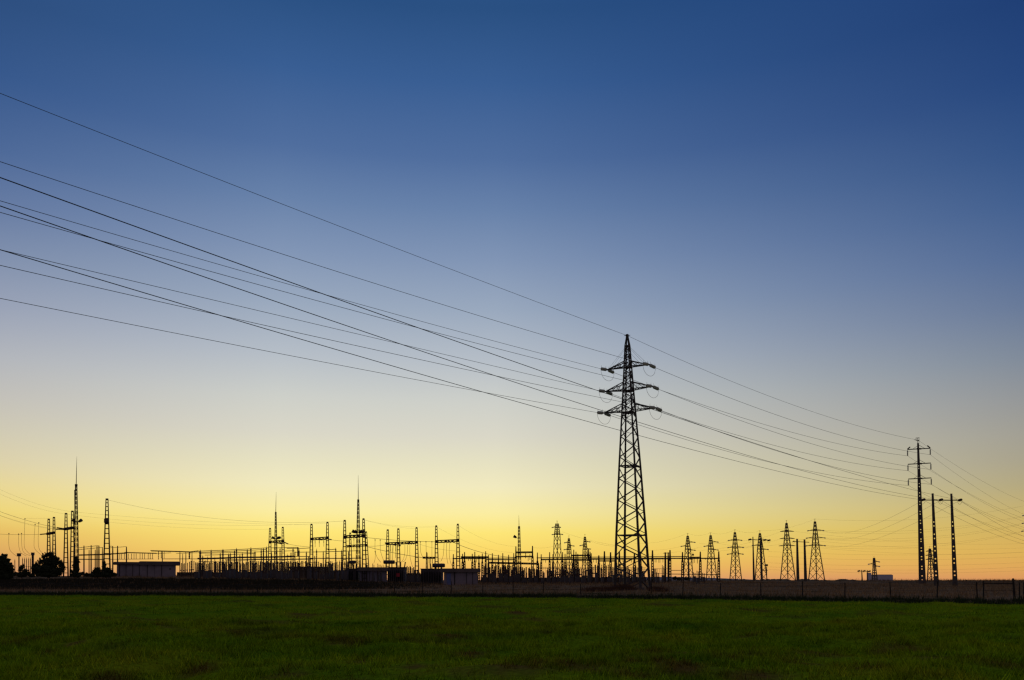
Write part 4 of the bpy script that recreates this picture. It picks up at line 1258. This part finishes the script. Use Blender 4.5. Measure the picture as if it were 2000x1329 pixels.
ROW3 = [(944 + 7.0 * i + rnd2.uniform(-2, 2), 1108 + rnd2.uniform(-6, 8), rnd2.choice((2.6, 3.6, 4.6, 5.6))) for i in range(49)]
for i, (px, yt, wp) in enumerate(ROW3):
    Yr = 158 + (i % 4) * 6
    b_ = gp(px, Yr); k = Yr / F; tp = at(px, yt, Yr)
    t = thing('busbar_support', 'short dark busbar support frame, %s of the back row rightward from the blue-doored building' % ORD[i], 'support', b_, 'back row of short supports right of the blue door')
    for s_ in (-1, 1):
        mb = MB(); x_ = s_ * wp * k * 0.42
        q = b_ + Vector((x_, 0, 0)); m_ = q.lerp(tp + Vector((x_, 0, 0)), 0.5)
        mb.bar(q - Vector((0, 0, .2)), m_, 0.16); mb.string(m_, tp + Vector((x_, 0, rnd2.uniform(-.4, .1))), 0.12, 6, 5)
        mb.build('column', M['porcelain'], t)
    for fr in (0.32, 0.55)[: 1 + i % 2]:
        mb = MB(); mb.bar(b_.lerp(tp, fr) - Vector((wp * k * .8, 0, 0)), b_.lerp(tp, fr) + Vector((wp * k * .8, 0, 0)), 0.2); mb.build('crossbar', M['dark'], t)
    if i % 3 == 0:
        mb = MB(); mb.box(b_.lerp(tp, 0.12), wp * k * 1.2, 0.7, (tp.z - b_.z) * rnd2.uniform(.2, .4)); mb.build('control_box', M['tank'], t)
UN = [(385, 1099, 7), (401, 1100, 6), (410, 1097, 5), (425, 1098, 8), (439, 1099, 8), (447, 1099, 5), (455, 1098, 7), (466, 1097, 6), (477, 1100, 8), (487, 1101, 6), (496, 1099, 8), (507, 1102, 7), (518, 1098, 8), (525, 1096, 8), (536, 1099, 8), (546, 1097, 9), (556, 1098, 7), (561, 1097, 6), (566, 1100, 6), (580, 1098, 6),
      (604, 1087, 6), (616, 1086, 5), (629, 1100, 6), (640, 1101, 7), (647, 1100, 8), (659, 1101, 4), (668, 1085, 4), (676, 1097, 7), (693, 1103, 6), (717, 1101, 7), (729, 1101, 4), (739, 1101, 4), (744.5, 1103, 3), (749, 1103, 3), (798, 1106, 7), (805, 1108, 7), (812, 1113, 8), (818, 1117, 5)]
for i, (px, yt, wp) in enumerate(UN):
    breaker('dark switchgear unit with upright bushings, %s rightward from the front flat-roofed building' % ORD[i], px, yt, wp, 140 + (i * 31 % 5) * 4, 2 if wp < 7 else 3)
UR = [(946, 1104, 7), (957, 1106, 8), (966, 1104, 8), (978, 1106, 9), (988, 1104, 8), (998, 1103, 8), (1012, 1108, 9), (1024, 1108, 9), (1036, 1110, 8), (1047, 1112, 7), (1060, 1118, 6), (1072, 1114, 8), (1082, 1113, 7), (1098, 1112, 8), (1106, 1114, 7), (1116, 1110, 8), (1128, 1111, 8), (1140, 1114, 8), (1152, 1112, 7), (1165, 1103, 5), (1177, 1103, 5), (1190, 1103, 6), (1200, 1108, 7), (1213, 1105, 6), (1226, 1112, 7), (1238, 1106, 5), (1252, 1116, 7), (1284, 1118, 6), (1295, 1104, 4), (1356, 1118, 5), (1363, 1115, 5), (1374, 1119, 5)]
for i, (px, yt, wp) in enumerate(UR):
    breaker('dark switchgear unit with upright bushings, %s rightward from the blue-doored building' % ORD[i], px, yt, wp, 138 + (i * 23 % 5) * 5, 2 if wp < 7 else 3)

# low dark panels standing in for the yard's overlapping equipment bases
def base_panels(label, x0, x1, ytop, Y, thick=0.3):
    n = 12
    m = gp((x0 + x1) / 2, Y)
    mb = MB()
    for j in range(n):
        xa, xb = x0 + (x1 - x0) * j / n, x0 + (x1 - x0) * (j + 1) / n
        a, b = gp(xa, Y), gp(xb, Y)
        top = at((xa + xb) / 2, ytop, Y).z
        base = min(a.z, b.z) - 0.4
        mb.box(((a.x + b.x) / 2, Y, base), (b.x - a.x) - 0.06, thick, top - base + rnd2.uniform(-.02, .02))
        mb.box((a.x, Y, base), 0.2, thick * 1.5, top - base + 0.12)
    o = mb.build('base_panels', M['panel'])
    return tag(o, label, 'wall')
base_panels('low dark panels standing in for equipment bases behind the left-of-centre yard units', 384, 566, 1118, 188)
base_panels('low dark panels standing in for equipment bases right beside the front flat-roofed building', 347, 384, 1119, 190)
base_panels('low dark panels standing in for equipment bases behind the switchgear between the sheds', 560, 705, 1114, 190)
base_panels('low dark panels standing in for equipment bases between the two transformers', 790, 830, 1121, 168)
base_panels('low dark panels standing in for equipment bases behind the yard right of the blue-doored building', 940, 1262, 1128.5, 186)

# ------------------------------------------------------------------ buildings
def flat_building(label, x0, x1, yroof0, yroof1, rx0, rx1, Y, joints=(), door=None, depth=6.0, wallm='wall', hatch=None):
    c = gp((x0 + x1) / 2, Y)
    t = thing('flat_roofed_building', label, 'building', c)
    ang = math.atan2(c.x, Y)
    yaw = -ang
    R = Matrix.Rotation(yaw, 3, 'Z')
    ca = math.cos(ang)
    def lx(px): return (at(px, 1130, Y).x - c.x) * ca        # along the front wall
    def P(dx, dy, z): return Vector((c.x, c.y, 0)) + R @ Vector((dx, dy, 0)) + Vector((0, 0, z))
    ztop = at(x0, yroof1, Y).z; zr = at(x0, yroof0, Y).z
    zb = min(gp(x0, Y).z, gp(x1, Y).z) - 0.5
    W = lx(x1) - lx(x0)
    mb = MB(); mb.box(P((lx(x0) + lx(x1)) / 2, depth / 2, zb), W, depth, ztop - zb, yaw)
    mb.build('wall', M[wallm], t)
    xm = (lx(rx0) + lx(rx1)) / 2; RW = lx(rx1) - lx(rx0)
    mb = MB(); mb.box(P(xm, depth / 2, ztop + 0.003), RW, depth + 1.0, zr - ztop, yaw)
    mb.box(P(xm, depth / 2, zr + 0.003), RW - 0.3, depth + 0.7, 0.06, yaw)
    mb.build('roof', M['roof'], t)
    for (jx, jw) in joints:
        mb = MB(); mb.box(P(lx(jx), -0.03, zb), jw * Y / F, 0.12, ztop - zb - 0.02, yaw); mb.build('gap_strip', M['gap'], t)  # raised dark strips standing in for vertical gaps in the wall
    if door:
        dx0, dx1, dy0 = door
        zt_ = at(dx0, dy0, Y).z
        mb = MB(); mb.box(P((lx(dx0) + lx(dx1)) / 2, -0.04, zb), lx(dx1) - lx(dx0), 0.14, zt_ - zb, yaw); dr = mb.build('door', M['door'], t)
        mb = MB(); mb.box(P(lx(dx1) - 0.1, -0.15, zb + 1.2), 0.05, 0.1, 0.16, yaw); mb.build('handle', M['steel'], dr)
    if hatch:
        mb = MB(); mb.box(P(lx(hatch[0]), -0.02, at(hatch[0], hatch[1], Y).z), 0.25, 0.08, 0.3, yaw); mb.build('vent', M['gap'], t)
    return t
flat_building('long pale flat-roofed building at left, set back beside the front one', 228, 281, 1098.6, 1103, 221, 283, 176, [(233, 1.4), (246, 1.0), (259, 1.0), (272, 1.0)], depth=6)
flat_building('pale flat-roofed building with a thick roof slab, in front at left', 277, 343.5, 1097.5, 1104, 271.5, 351.5, 166, [(287.5, 1.2), (315.5, 1.2), (301.5, 0.4)], depth=7, hatch=(332, 1113))
flat_building('pale flat-roofed building with a blue door, right of the transformers', 867, 933, 1111.5, 1118, 859, 938.5, 128, [(888, 2.2), (911, 1.1), (923.2, 1.1)], door=(872.6, 880.4, 1120.5), depth=6)
flat_building('low beige shed half hidden behind switchgear left of the middle spired mast', 566, 640, 1107.5, 1110.5, 562, 642, 185, [(584, 1.2), (596, 1.6), (606, 1.0), (622, 1.0)], depth=6, wallm='beige')
flat_building('low bluish building between the middle spired mast and the first transformer', 703, 756, 1109, 1116, 698, 758, 150, [(712, 1.2), (722, 1.0), (737, 1.0)], depth=6, wallm='bluewall')

# transformers
def transformer(label, bx0, bx1, ytop, cx0, cx1, cy0, cy1, Y, red=None):
    k = Y / F
    b_ = gp((bx0 + bx1) / 2, Y)
    t = thing('transformer', label, 'transformer', b_, 'oil-filled transformers')
    zt = at(bx0, ytop, Y).z
    W = (bx1 - bx0) * k
    mb = MB(); mb.box(b_ - Vector((0, 0, .2)), W * 0.86, 2.4, zt - b_.z + .2); mb.box((b_.x, b_.y, zt), W * 0.9, 2.6, 0.12)
    mb.build('tank', M['tank'], t)
    mb = MB(); n = 9
    for j in range(n):
        mb.box((b_.x + (j - (n - 1) / 2) * W * 0.9 / n, b_.y - 1.65, b_.z + 0.25), 0.07, 0.8, (zt - b_.z) * .78)
    mb.build('radiator', M['tank'], t)
    c0, c1 = at(cx0, (cy0 + cy1) / 2, Y), at(cx1, (cy0 + cy1) / 2, Y)
    r_ = (cy1 - cy0) * k / 2
    mb = MB(); e = (c1 - c0).normalized() * 0.18
    mb.tube([c0, c0 + e, c1 - e, c1], [r_ * .8, r_, r_, r_ * .8], 14)
    cons = mb.build('conservator', M['tank'], t, smooth=False)
    mb = MB()
    for tt_ in (0.25, 0.75):
        q = c0.lerp(c1, tt_); mb.bar((q.x, q.y, zt), q, 0.16)
    mb.build('bracket', M['dark'], cons)
    for j in range(3):
        x_ = b_.x + W * (-0.05 + 0.2 * j)
        mb = MB(); mb.string(Vector((x_, b_.y + .4, zt + .1)), Vector((x_ + .15 * (j - 1), b_.y + .4, zt + 1.0)), 0.13, 6, 6); mb.build('bushing', M['porcelain'], t)
    if red:
        p = at(red[0], red[1], Y)
        mb = MB(); mb.box((p.x, b_.y - 2.2, p.z), 0.55, 0.2, 0.6); mb.build('red_cabinet', M['red'], t)
transformer('grey transformer with high cylindrical oil tank and a small red cabinet', 757, 795, 1109.5, 749, 771, 1094.5, 1102, 142, red=(781, 1127))
transformer('grey transformer with cylindrical oil tank, left against the blue-doored building', 820, 868, 1112.5, 844.5, 869, 1100.8, 1108.8, 140)
transformer('dark transformer with oil tank behind the switchgear under the middle spired mast', 676, 706, 1112, 682, 694.5, 1095, 1101.5, 158)

# boxes on posts at far left
for (px, yt, wd, hgt, nm) in ((37, 1081.5, 6.2, 5.6, 'square grey box on a thin post nearest the tree at the left edge'), (64, 1080, 5.0, 5.0, 'square grey box on a stout post left of the round dark bush')):
    Y = 175; b_ = gp(px, Y); k = Y / F
    t = thing('post_box', nm, 'box', b_)
    mb = MB(); mb.bar(b_ - Vector((0, 0, .2)), at(px, yt + hgt, Y), (1.6 if px < 50 else 3.0) * k); mb.build('post', M['dark'], t)
    mb = MB(); p = at(px, yt + hgt, Y); mb.box(p, wd * k, 0.4, hgt * k); mb.box(p + Vector((0, 0, hgt * k)), wd * k * 1.1, 0.46, 0.05); mb.build('box', M['tank'], t)
for i, px in enumerate((44.2, 48, 51.8, 56, 59.6, 29)):
    bus_post(px, 1089 if px > 30 else 1092, 1.3, 185, 'thin short post, %s from the left between the two boxes on posts' % ORD[i] if px > 30 else 'thin short post standing right beside the tree at the left edge')

# hanging dropper lines at far left and in the middle
DG = 'curved dropper lines hanging below a span'
def dropper(label, pts, Y, r=0.028):
    mb = MB(); mb.tube(smooth_pts([at(a, b, Y) for a, b in pts]), r, 4)
    p0 = at(pts[0][0], pts[0][1], Y); mb.box(p0 - Vector((0, 0, .1)), 0.16, 0.12, 0.2)
    tag(mb.build('dropper_line', M['wire']), label, 'wire', DG)
for i, pts_ in enumerate(([(17.4, 1042.5), (17.2, 1064), (21, 1077), (33, 1087)], [(36.4, 1043.5), (36.6, 1066), (41, 1080), (52, 1086.5)], [(42, 1042.5), (42.6, 1066), (47, 1080), (60, 1086)],
                          [(48.8, 1013.6), (47.2, 1062), (50, 1074), (59, 1083.5)], [(68.6, 1024.6), (66.6, 1056), (68, 1072), (80, 1084)], [(75.8, 1021.4), (74.6, 1054), (76.4, 1072), (83, 1081)])):
    dropper('curved dropper line hanging at far left, %s from the left edge' % ORD[i], pts_, 182)
for i, pts_ in enumerate(([(732.6, 1055), (732.6, 1074), (736, 1088), (744, 1099)], [(742.6, 1055.2), (743.2, 1076), (748, 1092), (752, 1100)], [(732.8, 1077.5), (732.6, 1092), (730, 1101)], [(821, 1058.8), (822, 1080), (828, 1092)], [(832, 1058.6), (832.4, 1080)], [(843.6, 1058.6), (843.6, 1092)])):
    dropper('thin dropper line hanging in the transformer yard, %s counted from the left' % ORD[i], pts_, 158)

# substation spans
SG = 'thin spans between substation gantries'
def sp(label, pts, Y, Y2=None, sag=0.3, r=0.03):
    a = at(pts[0], pts[1], Y); b = at(pts[2], pts[3], Y2 or Y)
    wire(label, a, b, sag, r * (0.45 if r <= 0.03 else 0.7), group=SG, n=14)
sp('upper span from the left edge down to the gantry beside the tall spired mast', (-40, 984, 112, 1031.5), 150, 170, 0.4, .035)
sp('second span from the left edge down to the gantry beside the tall spired mast', (-40, 992, 110, 1034), 152, 170, 0.5, .03)
sp('third span from the left edge, crossing behind the narrow gantry', (-40, 1044.4 - 54, 130, 1036), 155, 174, 0.9, .025)
sp('level span from the left edge to the narrow gantry behind the round bush', (-40, 1041, 79, 1044), 182, 182, 0.2, .035)
sp('thin wire from the left edge to the gantry column tip left of the spired mast', (-40, 937, 141, 1000), 140, 170, 0.8, .02)
sp('second thin wire from the left edge to the tip of the outer gantry column', (-40, 945, 129, 1004.5), 140, 170, 0.8, .02)
sp('faint wire between the dropper head and the narrow gantry tip at far left', (50, 1012.6, 105, 1012.5), 185, 185, 0.05, .02)
sp('long sagging wire from the ladder-like column tip towards the middle gantries', (211, 977, 673, 1018), 150, 150, 1.6, .03)
sp('faint wire from the gantry at far left over the flat roofs, upper of three', (141.5, 1000, 608, 1025.6), 170, 165, 0.5, .02)
sp('faint wire from the gantry at far left over the flat roofs, middle of three', (129, 1004.5, 640, 1022), 170, 165, 1.2, .02)
sp('faint wire from the ladder-like column over the flat roofs, lowest of three', (209, 1020, 527, 1034), 170, 195, 0.5, .02)
sp('thin wire between tips of the tall middle gantry and the three-column gantry', (710, 1015.5, 813.6, 1033), 150, 160, 0.3, .018)
sp('thin wire from the tall middle gantry tip to the gantry right of centre', (710, 1015.5, 852, 1029), 150, 150, 0.5, .018)
sp('faint wire from the right tip of the gantry right of centre into the yard', (894.2, 1026, 1007.6, 1068), 150, 168, 0.8, .018)
sp('faint wire from the left tip of the gantry right of centre into the yard', (852, 1029, 1003, 1080), 150, 175, 1.0, .018)
sp('sagging double span from the gantry right of centre to the busbars', (886, 1060, 1006, 1089), 150, 168, 0.6, .05)
sp('span between the middle gantries at beam height', (717, 1050.5, 853, 1058.6), 152, 150, 0.15, .045)
sp('second lower span from the low middle gantry to the three-column gantry', (718, 1067, 757, 1063.5), 185, 160, 0.15, .04)
sp('slanting lower span from the low middle gantry to the low slender column', (718, 1068.4, 828, 1089.8), 185, 165, 0.2, .06)
sp('span from the middle-left gantry insulators to the lone left-of-centre gantry', (563, 1063, 608, 1069), 193, 165, 0.1, .04)
sp('span from the lone left-of-centre gantry to the tall middle gantry', (647, 1054.6, 684, 1057), 163, 160, 0.1, .035)
sp('faint wire between the three-column gantry and the gantry right of centre, low', (815, 1062, 900, 1077), 160, 150, 0.3, .03)
sp('faint level wire from the low beam right of centre to the lattice posts', (850, 1091.6, 903, 1091), 165, 175, 0.05, .03)

# ------------------------------------------------------------------ trees and shrubs
def leafy(name, label, cat, Y, blobs, nleaf, leaf, trunk_px, trunk_w, material='leaf', group=None):
    b_ = gp(trunk_px, Y); k = Y / F
    t = thing(name, label, cat, b_, group)
    cen = [(at(px, py + (3.5 if name in ('tree', 'hedge', 'shrub') and Y < 200 else 0), Y), rx * k * 0.86, rz * k * 0.84) for px, py, rx, rz in blobs]
    mb = MB()
    top = max(cen, key=lambda c: c[0].z)[0]
    mb.tube([b_ - Vector((0, 0, .2)), b_.lerp(top, 0.4) + Vector((.05, 0, 0)), top], [trunk_w, trunk_w * .7, trunk_w * .25], 6)
    for c, rx, rz in cen:
        mb.tube([b_.lerp(top, 0.3), (b_.lerp(top, 0.45) + c) / 2, c], [trunk_w * .5, trunk_w * .35, trunk_w * .12], 5)
    mb.build('trunk', M['bark'], t)
    if name in ('tree', 'shrub'):
        ex = []
        for c, rx, rz in cen:
            for _ in range(3):
                th = rnd.uniform(-0.3, math.pi + 0.3)
                q = rnd.uniform(0.22, 0.42)
                ex.append((c + Vector((math.cos(th) * rx * 1.02, rnd.uniform(-.5, .5) * rx, math.sin(th) * rz * 1.02)), rx * q, rz * q))
        cen = cen + ex
    vol = np.array([rx * rx * rz for _, rx, rz in cen]); pr = vol / vol.sum()
    mb = MB()
    for _ in range(nleaf):
        c, rx, rz = cen[nprng.choice(len(cen), p=pr)]
        v = nprng.normal(0, 1, 3); v /= np.linalg.norm(v)
        rr = nprng.uniform(0.1, 1.0) ** 0.5 * nprng.uniform(0.75, 1.1)
        p = c + Vector((v[0] * rx * rr, v[1] * rx * rr, v[2] * rz * rr))
        if p.z < b_.z: p.z = b_.z + rnd.uniform(0, .3)
        a = Vector(nprng.normal(0, 1, 3)).normalized(); b2 = a.orthogonal().normalized()
        L_ = leaf * rnd.uniform(.6, 1.4)
        mb.add([p - a * L_, p + b2 * L_ * .5, p + a * L_, p - b2 * L_ * .5], [(0, 1, 2, 3)])
    mb.build('crown', M[material], t)
leafy('tree', 'dense dark tree cut by the left edge of the picture', 'tree', 145, [(7, 1086, 7, 8), (1, 1090, 9, 10), (-6, 1096, 12, 14), (12, 1096, 8, 10), (17, 1104, 8, 11), (22, 1111, 5, 9), (4, 1112, 15, 16), (20, 1119, 6, 10), (-14, 1108, 14, 20), (10, 1122, 16, 8)], 8500, 0.2, 4, 0.3)
leafy('tree', 'broad dark bush-like tree in front of the narrow gantry at far left', 'tree', 160, [(96, 1080, 7, 6), (90, 1082, 5, 6), (101, 1081, 6, 6), (84, 1084, 4, 6), (107, 1086, 6, 6), (113, 1089, 5, 4), (80, 1094, 7, 7), (94, 1094, 14, 10), (108, 1096, 9, 9), (72, 1100, 6, 7), (66, 1106, 6, 8), (118, 1099, 7, 9), (123, 1106, 5, 12), (90, 1108, 22, 11), (112, 1112, 13, 11), (74, 1114, 13, 10), (95, 1119, 26, 6)], 10500, 0.17, 95, 0.25)
leafy('shrub', 'narrow upright dark shrub at the foot of the tallest spired mast', 'shrub', 155, [(148, 1087, 4, 5), (149.5, 1094, 5.5, 7), (147.5, 1101, 5.5, 8), (150, 1108, 5.5, 9), (146, 1116, 8, 8), (149, 1121, 10, 5)], 3200, 0.15, 148, 0.1)
leafy('shrub', 'low rounded dark shrub left of the ladder-like column foot', 'shrub', 150, [(190, 1110, 7, 6), (185, 1115, 7, 6), (194, 1116, 7, 7), (188, 1121, 13, 5)], 1700, 0.15, 190, 0.08)
leafy('shrub', 'low dark shrub at the foot of the ladder-like column', 'shrub', 146, [(203, 1096, 3.4, 5), (204, 1104, 4.5, 8), (209, 1110, 8, 6), (215, 1114, 7, 6), (209, 1119, 13, 7)], 2300, 0.15, 208, 0.08)
leafy('shrub', 'small dark shrub beside the thin posted box at far left', 'shrub', 160, [(44, 1104, 5, 6), (40, 1109, 5, 8), (50, 1113, 6, 7), (44, 1119, 12, 6)], 1700, 0.14, 42, 0.06)
leafy('hedge', 'low dark hedge between the tall mast foot and the flat-roofed buildings', 'hedge', 170, [(160 + 9 * i, 1118 + 1.5 * ((i * 7) % 3), 8, 5) for i in range(8)], 2400, 0.15, 180, 0.05)
leafy('hedge', 'low dark hedge behind the two boxes on posts at far left', 'hedge', 172, [(30 + 8 * i, 1118 + 1.5 * ((i * 5) % 3), 7, 5) for i in range(5)], 1500, 0.15, 44, 0.05)
def weeds(label, px, half, Y, n, h0, h1):
    b_ = gp(px, Y); k = Y / F
    x = b_.x + nprng.normal(0, half * k * 0.55, n); y = Y + nprng.normal(0, 0.8, n)
    h = tufts('weed_bush', np.stack([x, y, gz(x, y)], -1), h0, h1, 4, 0.018, 0.12, M['rust'], 0.35)
    tag(h, label, 'weeds', 'rusty weeds around the big pylon foot')
weeds('low rusty brown weeds left of the big pylon foot', 1168, 24, 97, 500, 0.25, 0.75)
weeds('taller rusty brown weeds between the big pylon legs', 1214, 22, 98, 700, 0.35, 1.0)
weeds('rusty brown weeds right of the big pylon foot', 1286, 16, 96, 400, 0.3, 0.8)
leafy('shrub', 'dark low bushes behind the right end bay of the busbar gantry', 'shrub', 230, [(1318, 1130, 6, 4), (1326, 1131, 6, 4), (1342, 1131, 8, 3)], 900, 0.2, 1322, 0.06)

# ------------------------------------------------------------------ field fence and gate
FX = [-40, 47, 162, 286, 350, 412, 464, 503, 544, 631, 662, 715, 770, 826, 881, 942.5, 1002, 1061, 1134, 1271, 1333, 1406, 1486, 1567, 1649, 1739, 1829, 1908]
FD = 5.5
def fence_pt(px):
    u = (px - 1000) / F
    y = 80.0
    for _ in range(60):
        y = 0.5 * y + 0.5 * (float(edge(u * y)) + FD)
    return Vector((u * y, y, g(u * y, y)))
fp = [fence_pt(px) for px in FX]
fen = thing('wire_fence', 'long sagging wire fence on thin posts along the far edge of the green field', 'fence', fp[14])
heads = []
for i, p in enumerate(fp):
    h = rnd.uniform(1.05, 1.35) if FX[i] > 700 else rnd.uniform(0.75, 1.1)
    top = p + Vector((rnd.uniform(-.08, .08), rnd.uniform(-.05, .05), h))
    mb = MB(); mb.tube([p - Vector((0, 0, .25)), top], [0.055, 0.04], 6); mb.build('post', M['post'], fen)
    heads.append((p, top))
for fr in (0.45, 0.72, 0.95):
    mb = MB()
    for (p0, t0), (p1, t1) in zip(heads, heads[1:]):
        mb.tube(sagpts(p0.lerp(t0, fr), p1.lerp(t1, fr), 0.04, 5), 0.006, 3)
    mb.build('fence_wire', M['wire'], fen)
gpx = [fence_pt(1920), fence_pt(1981)]
gt = thing('field_gate', 'low rail gate between leaning posts at the right edge of the field', 'gate', (gpx[0] + gpx[1]) / 2)
for p, h, dx, r_ in ((gpx[0], 1.35, 0.03, .06), (gpx[1], 1.55, -0.10, .09), (fence_pt(1990), 1.25, 0.02, .05), (fence_pt(1998), 1.25, 0.05, .05)):
    mb = MB(); mb.tube([p - Vector((0, 0, .25)), p + Vector((dx, 0, h))], [r_, r_ * .8], 7); mb.build('post', M['post'], gt)
for z0 in (1.18, 0.62):
    mb = MB(); mb.tube([gpx[0] + Vector((0, 0, z0 - .03)), gpx[1] + Vector((-.08, 0, z0))], 0.04 if z0 > 1 else 0.015, 6); mb.build('rail', M['post'], gt)
# tall dry stalks along the right skyline
x, y = band(9000, 30, 190, 110, 290)
pxs_ = 1000 + F * x / y
kk = (pxs_ > 1430) & (pxs_ < 2050) & (nprng.uniform(0, 1, len(x)) < np.clip((pxs_ - 1430) / 500, 0.12, 1) ** 1.5)
x, y = x[kk], y[kk]
tag(tufts('tall_stalks', np.stack([x, y, gz(x, y)], -1), 0.3, 1.1, 3, 0.022, 0.3, M['dry'], 0.5), 'thin tall dry stalks along the skyline at far right', 'grass', kind='stuff')
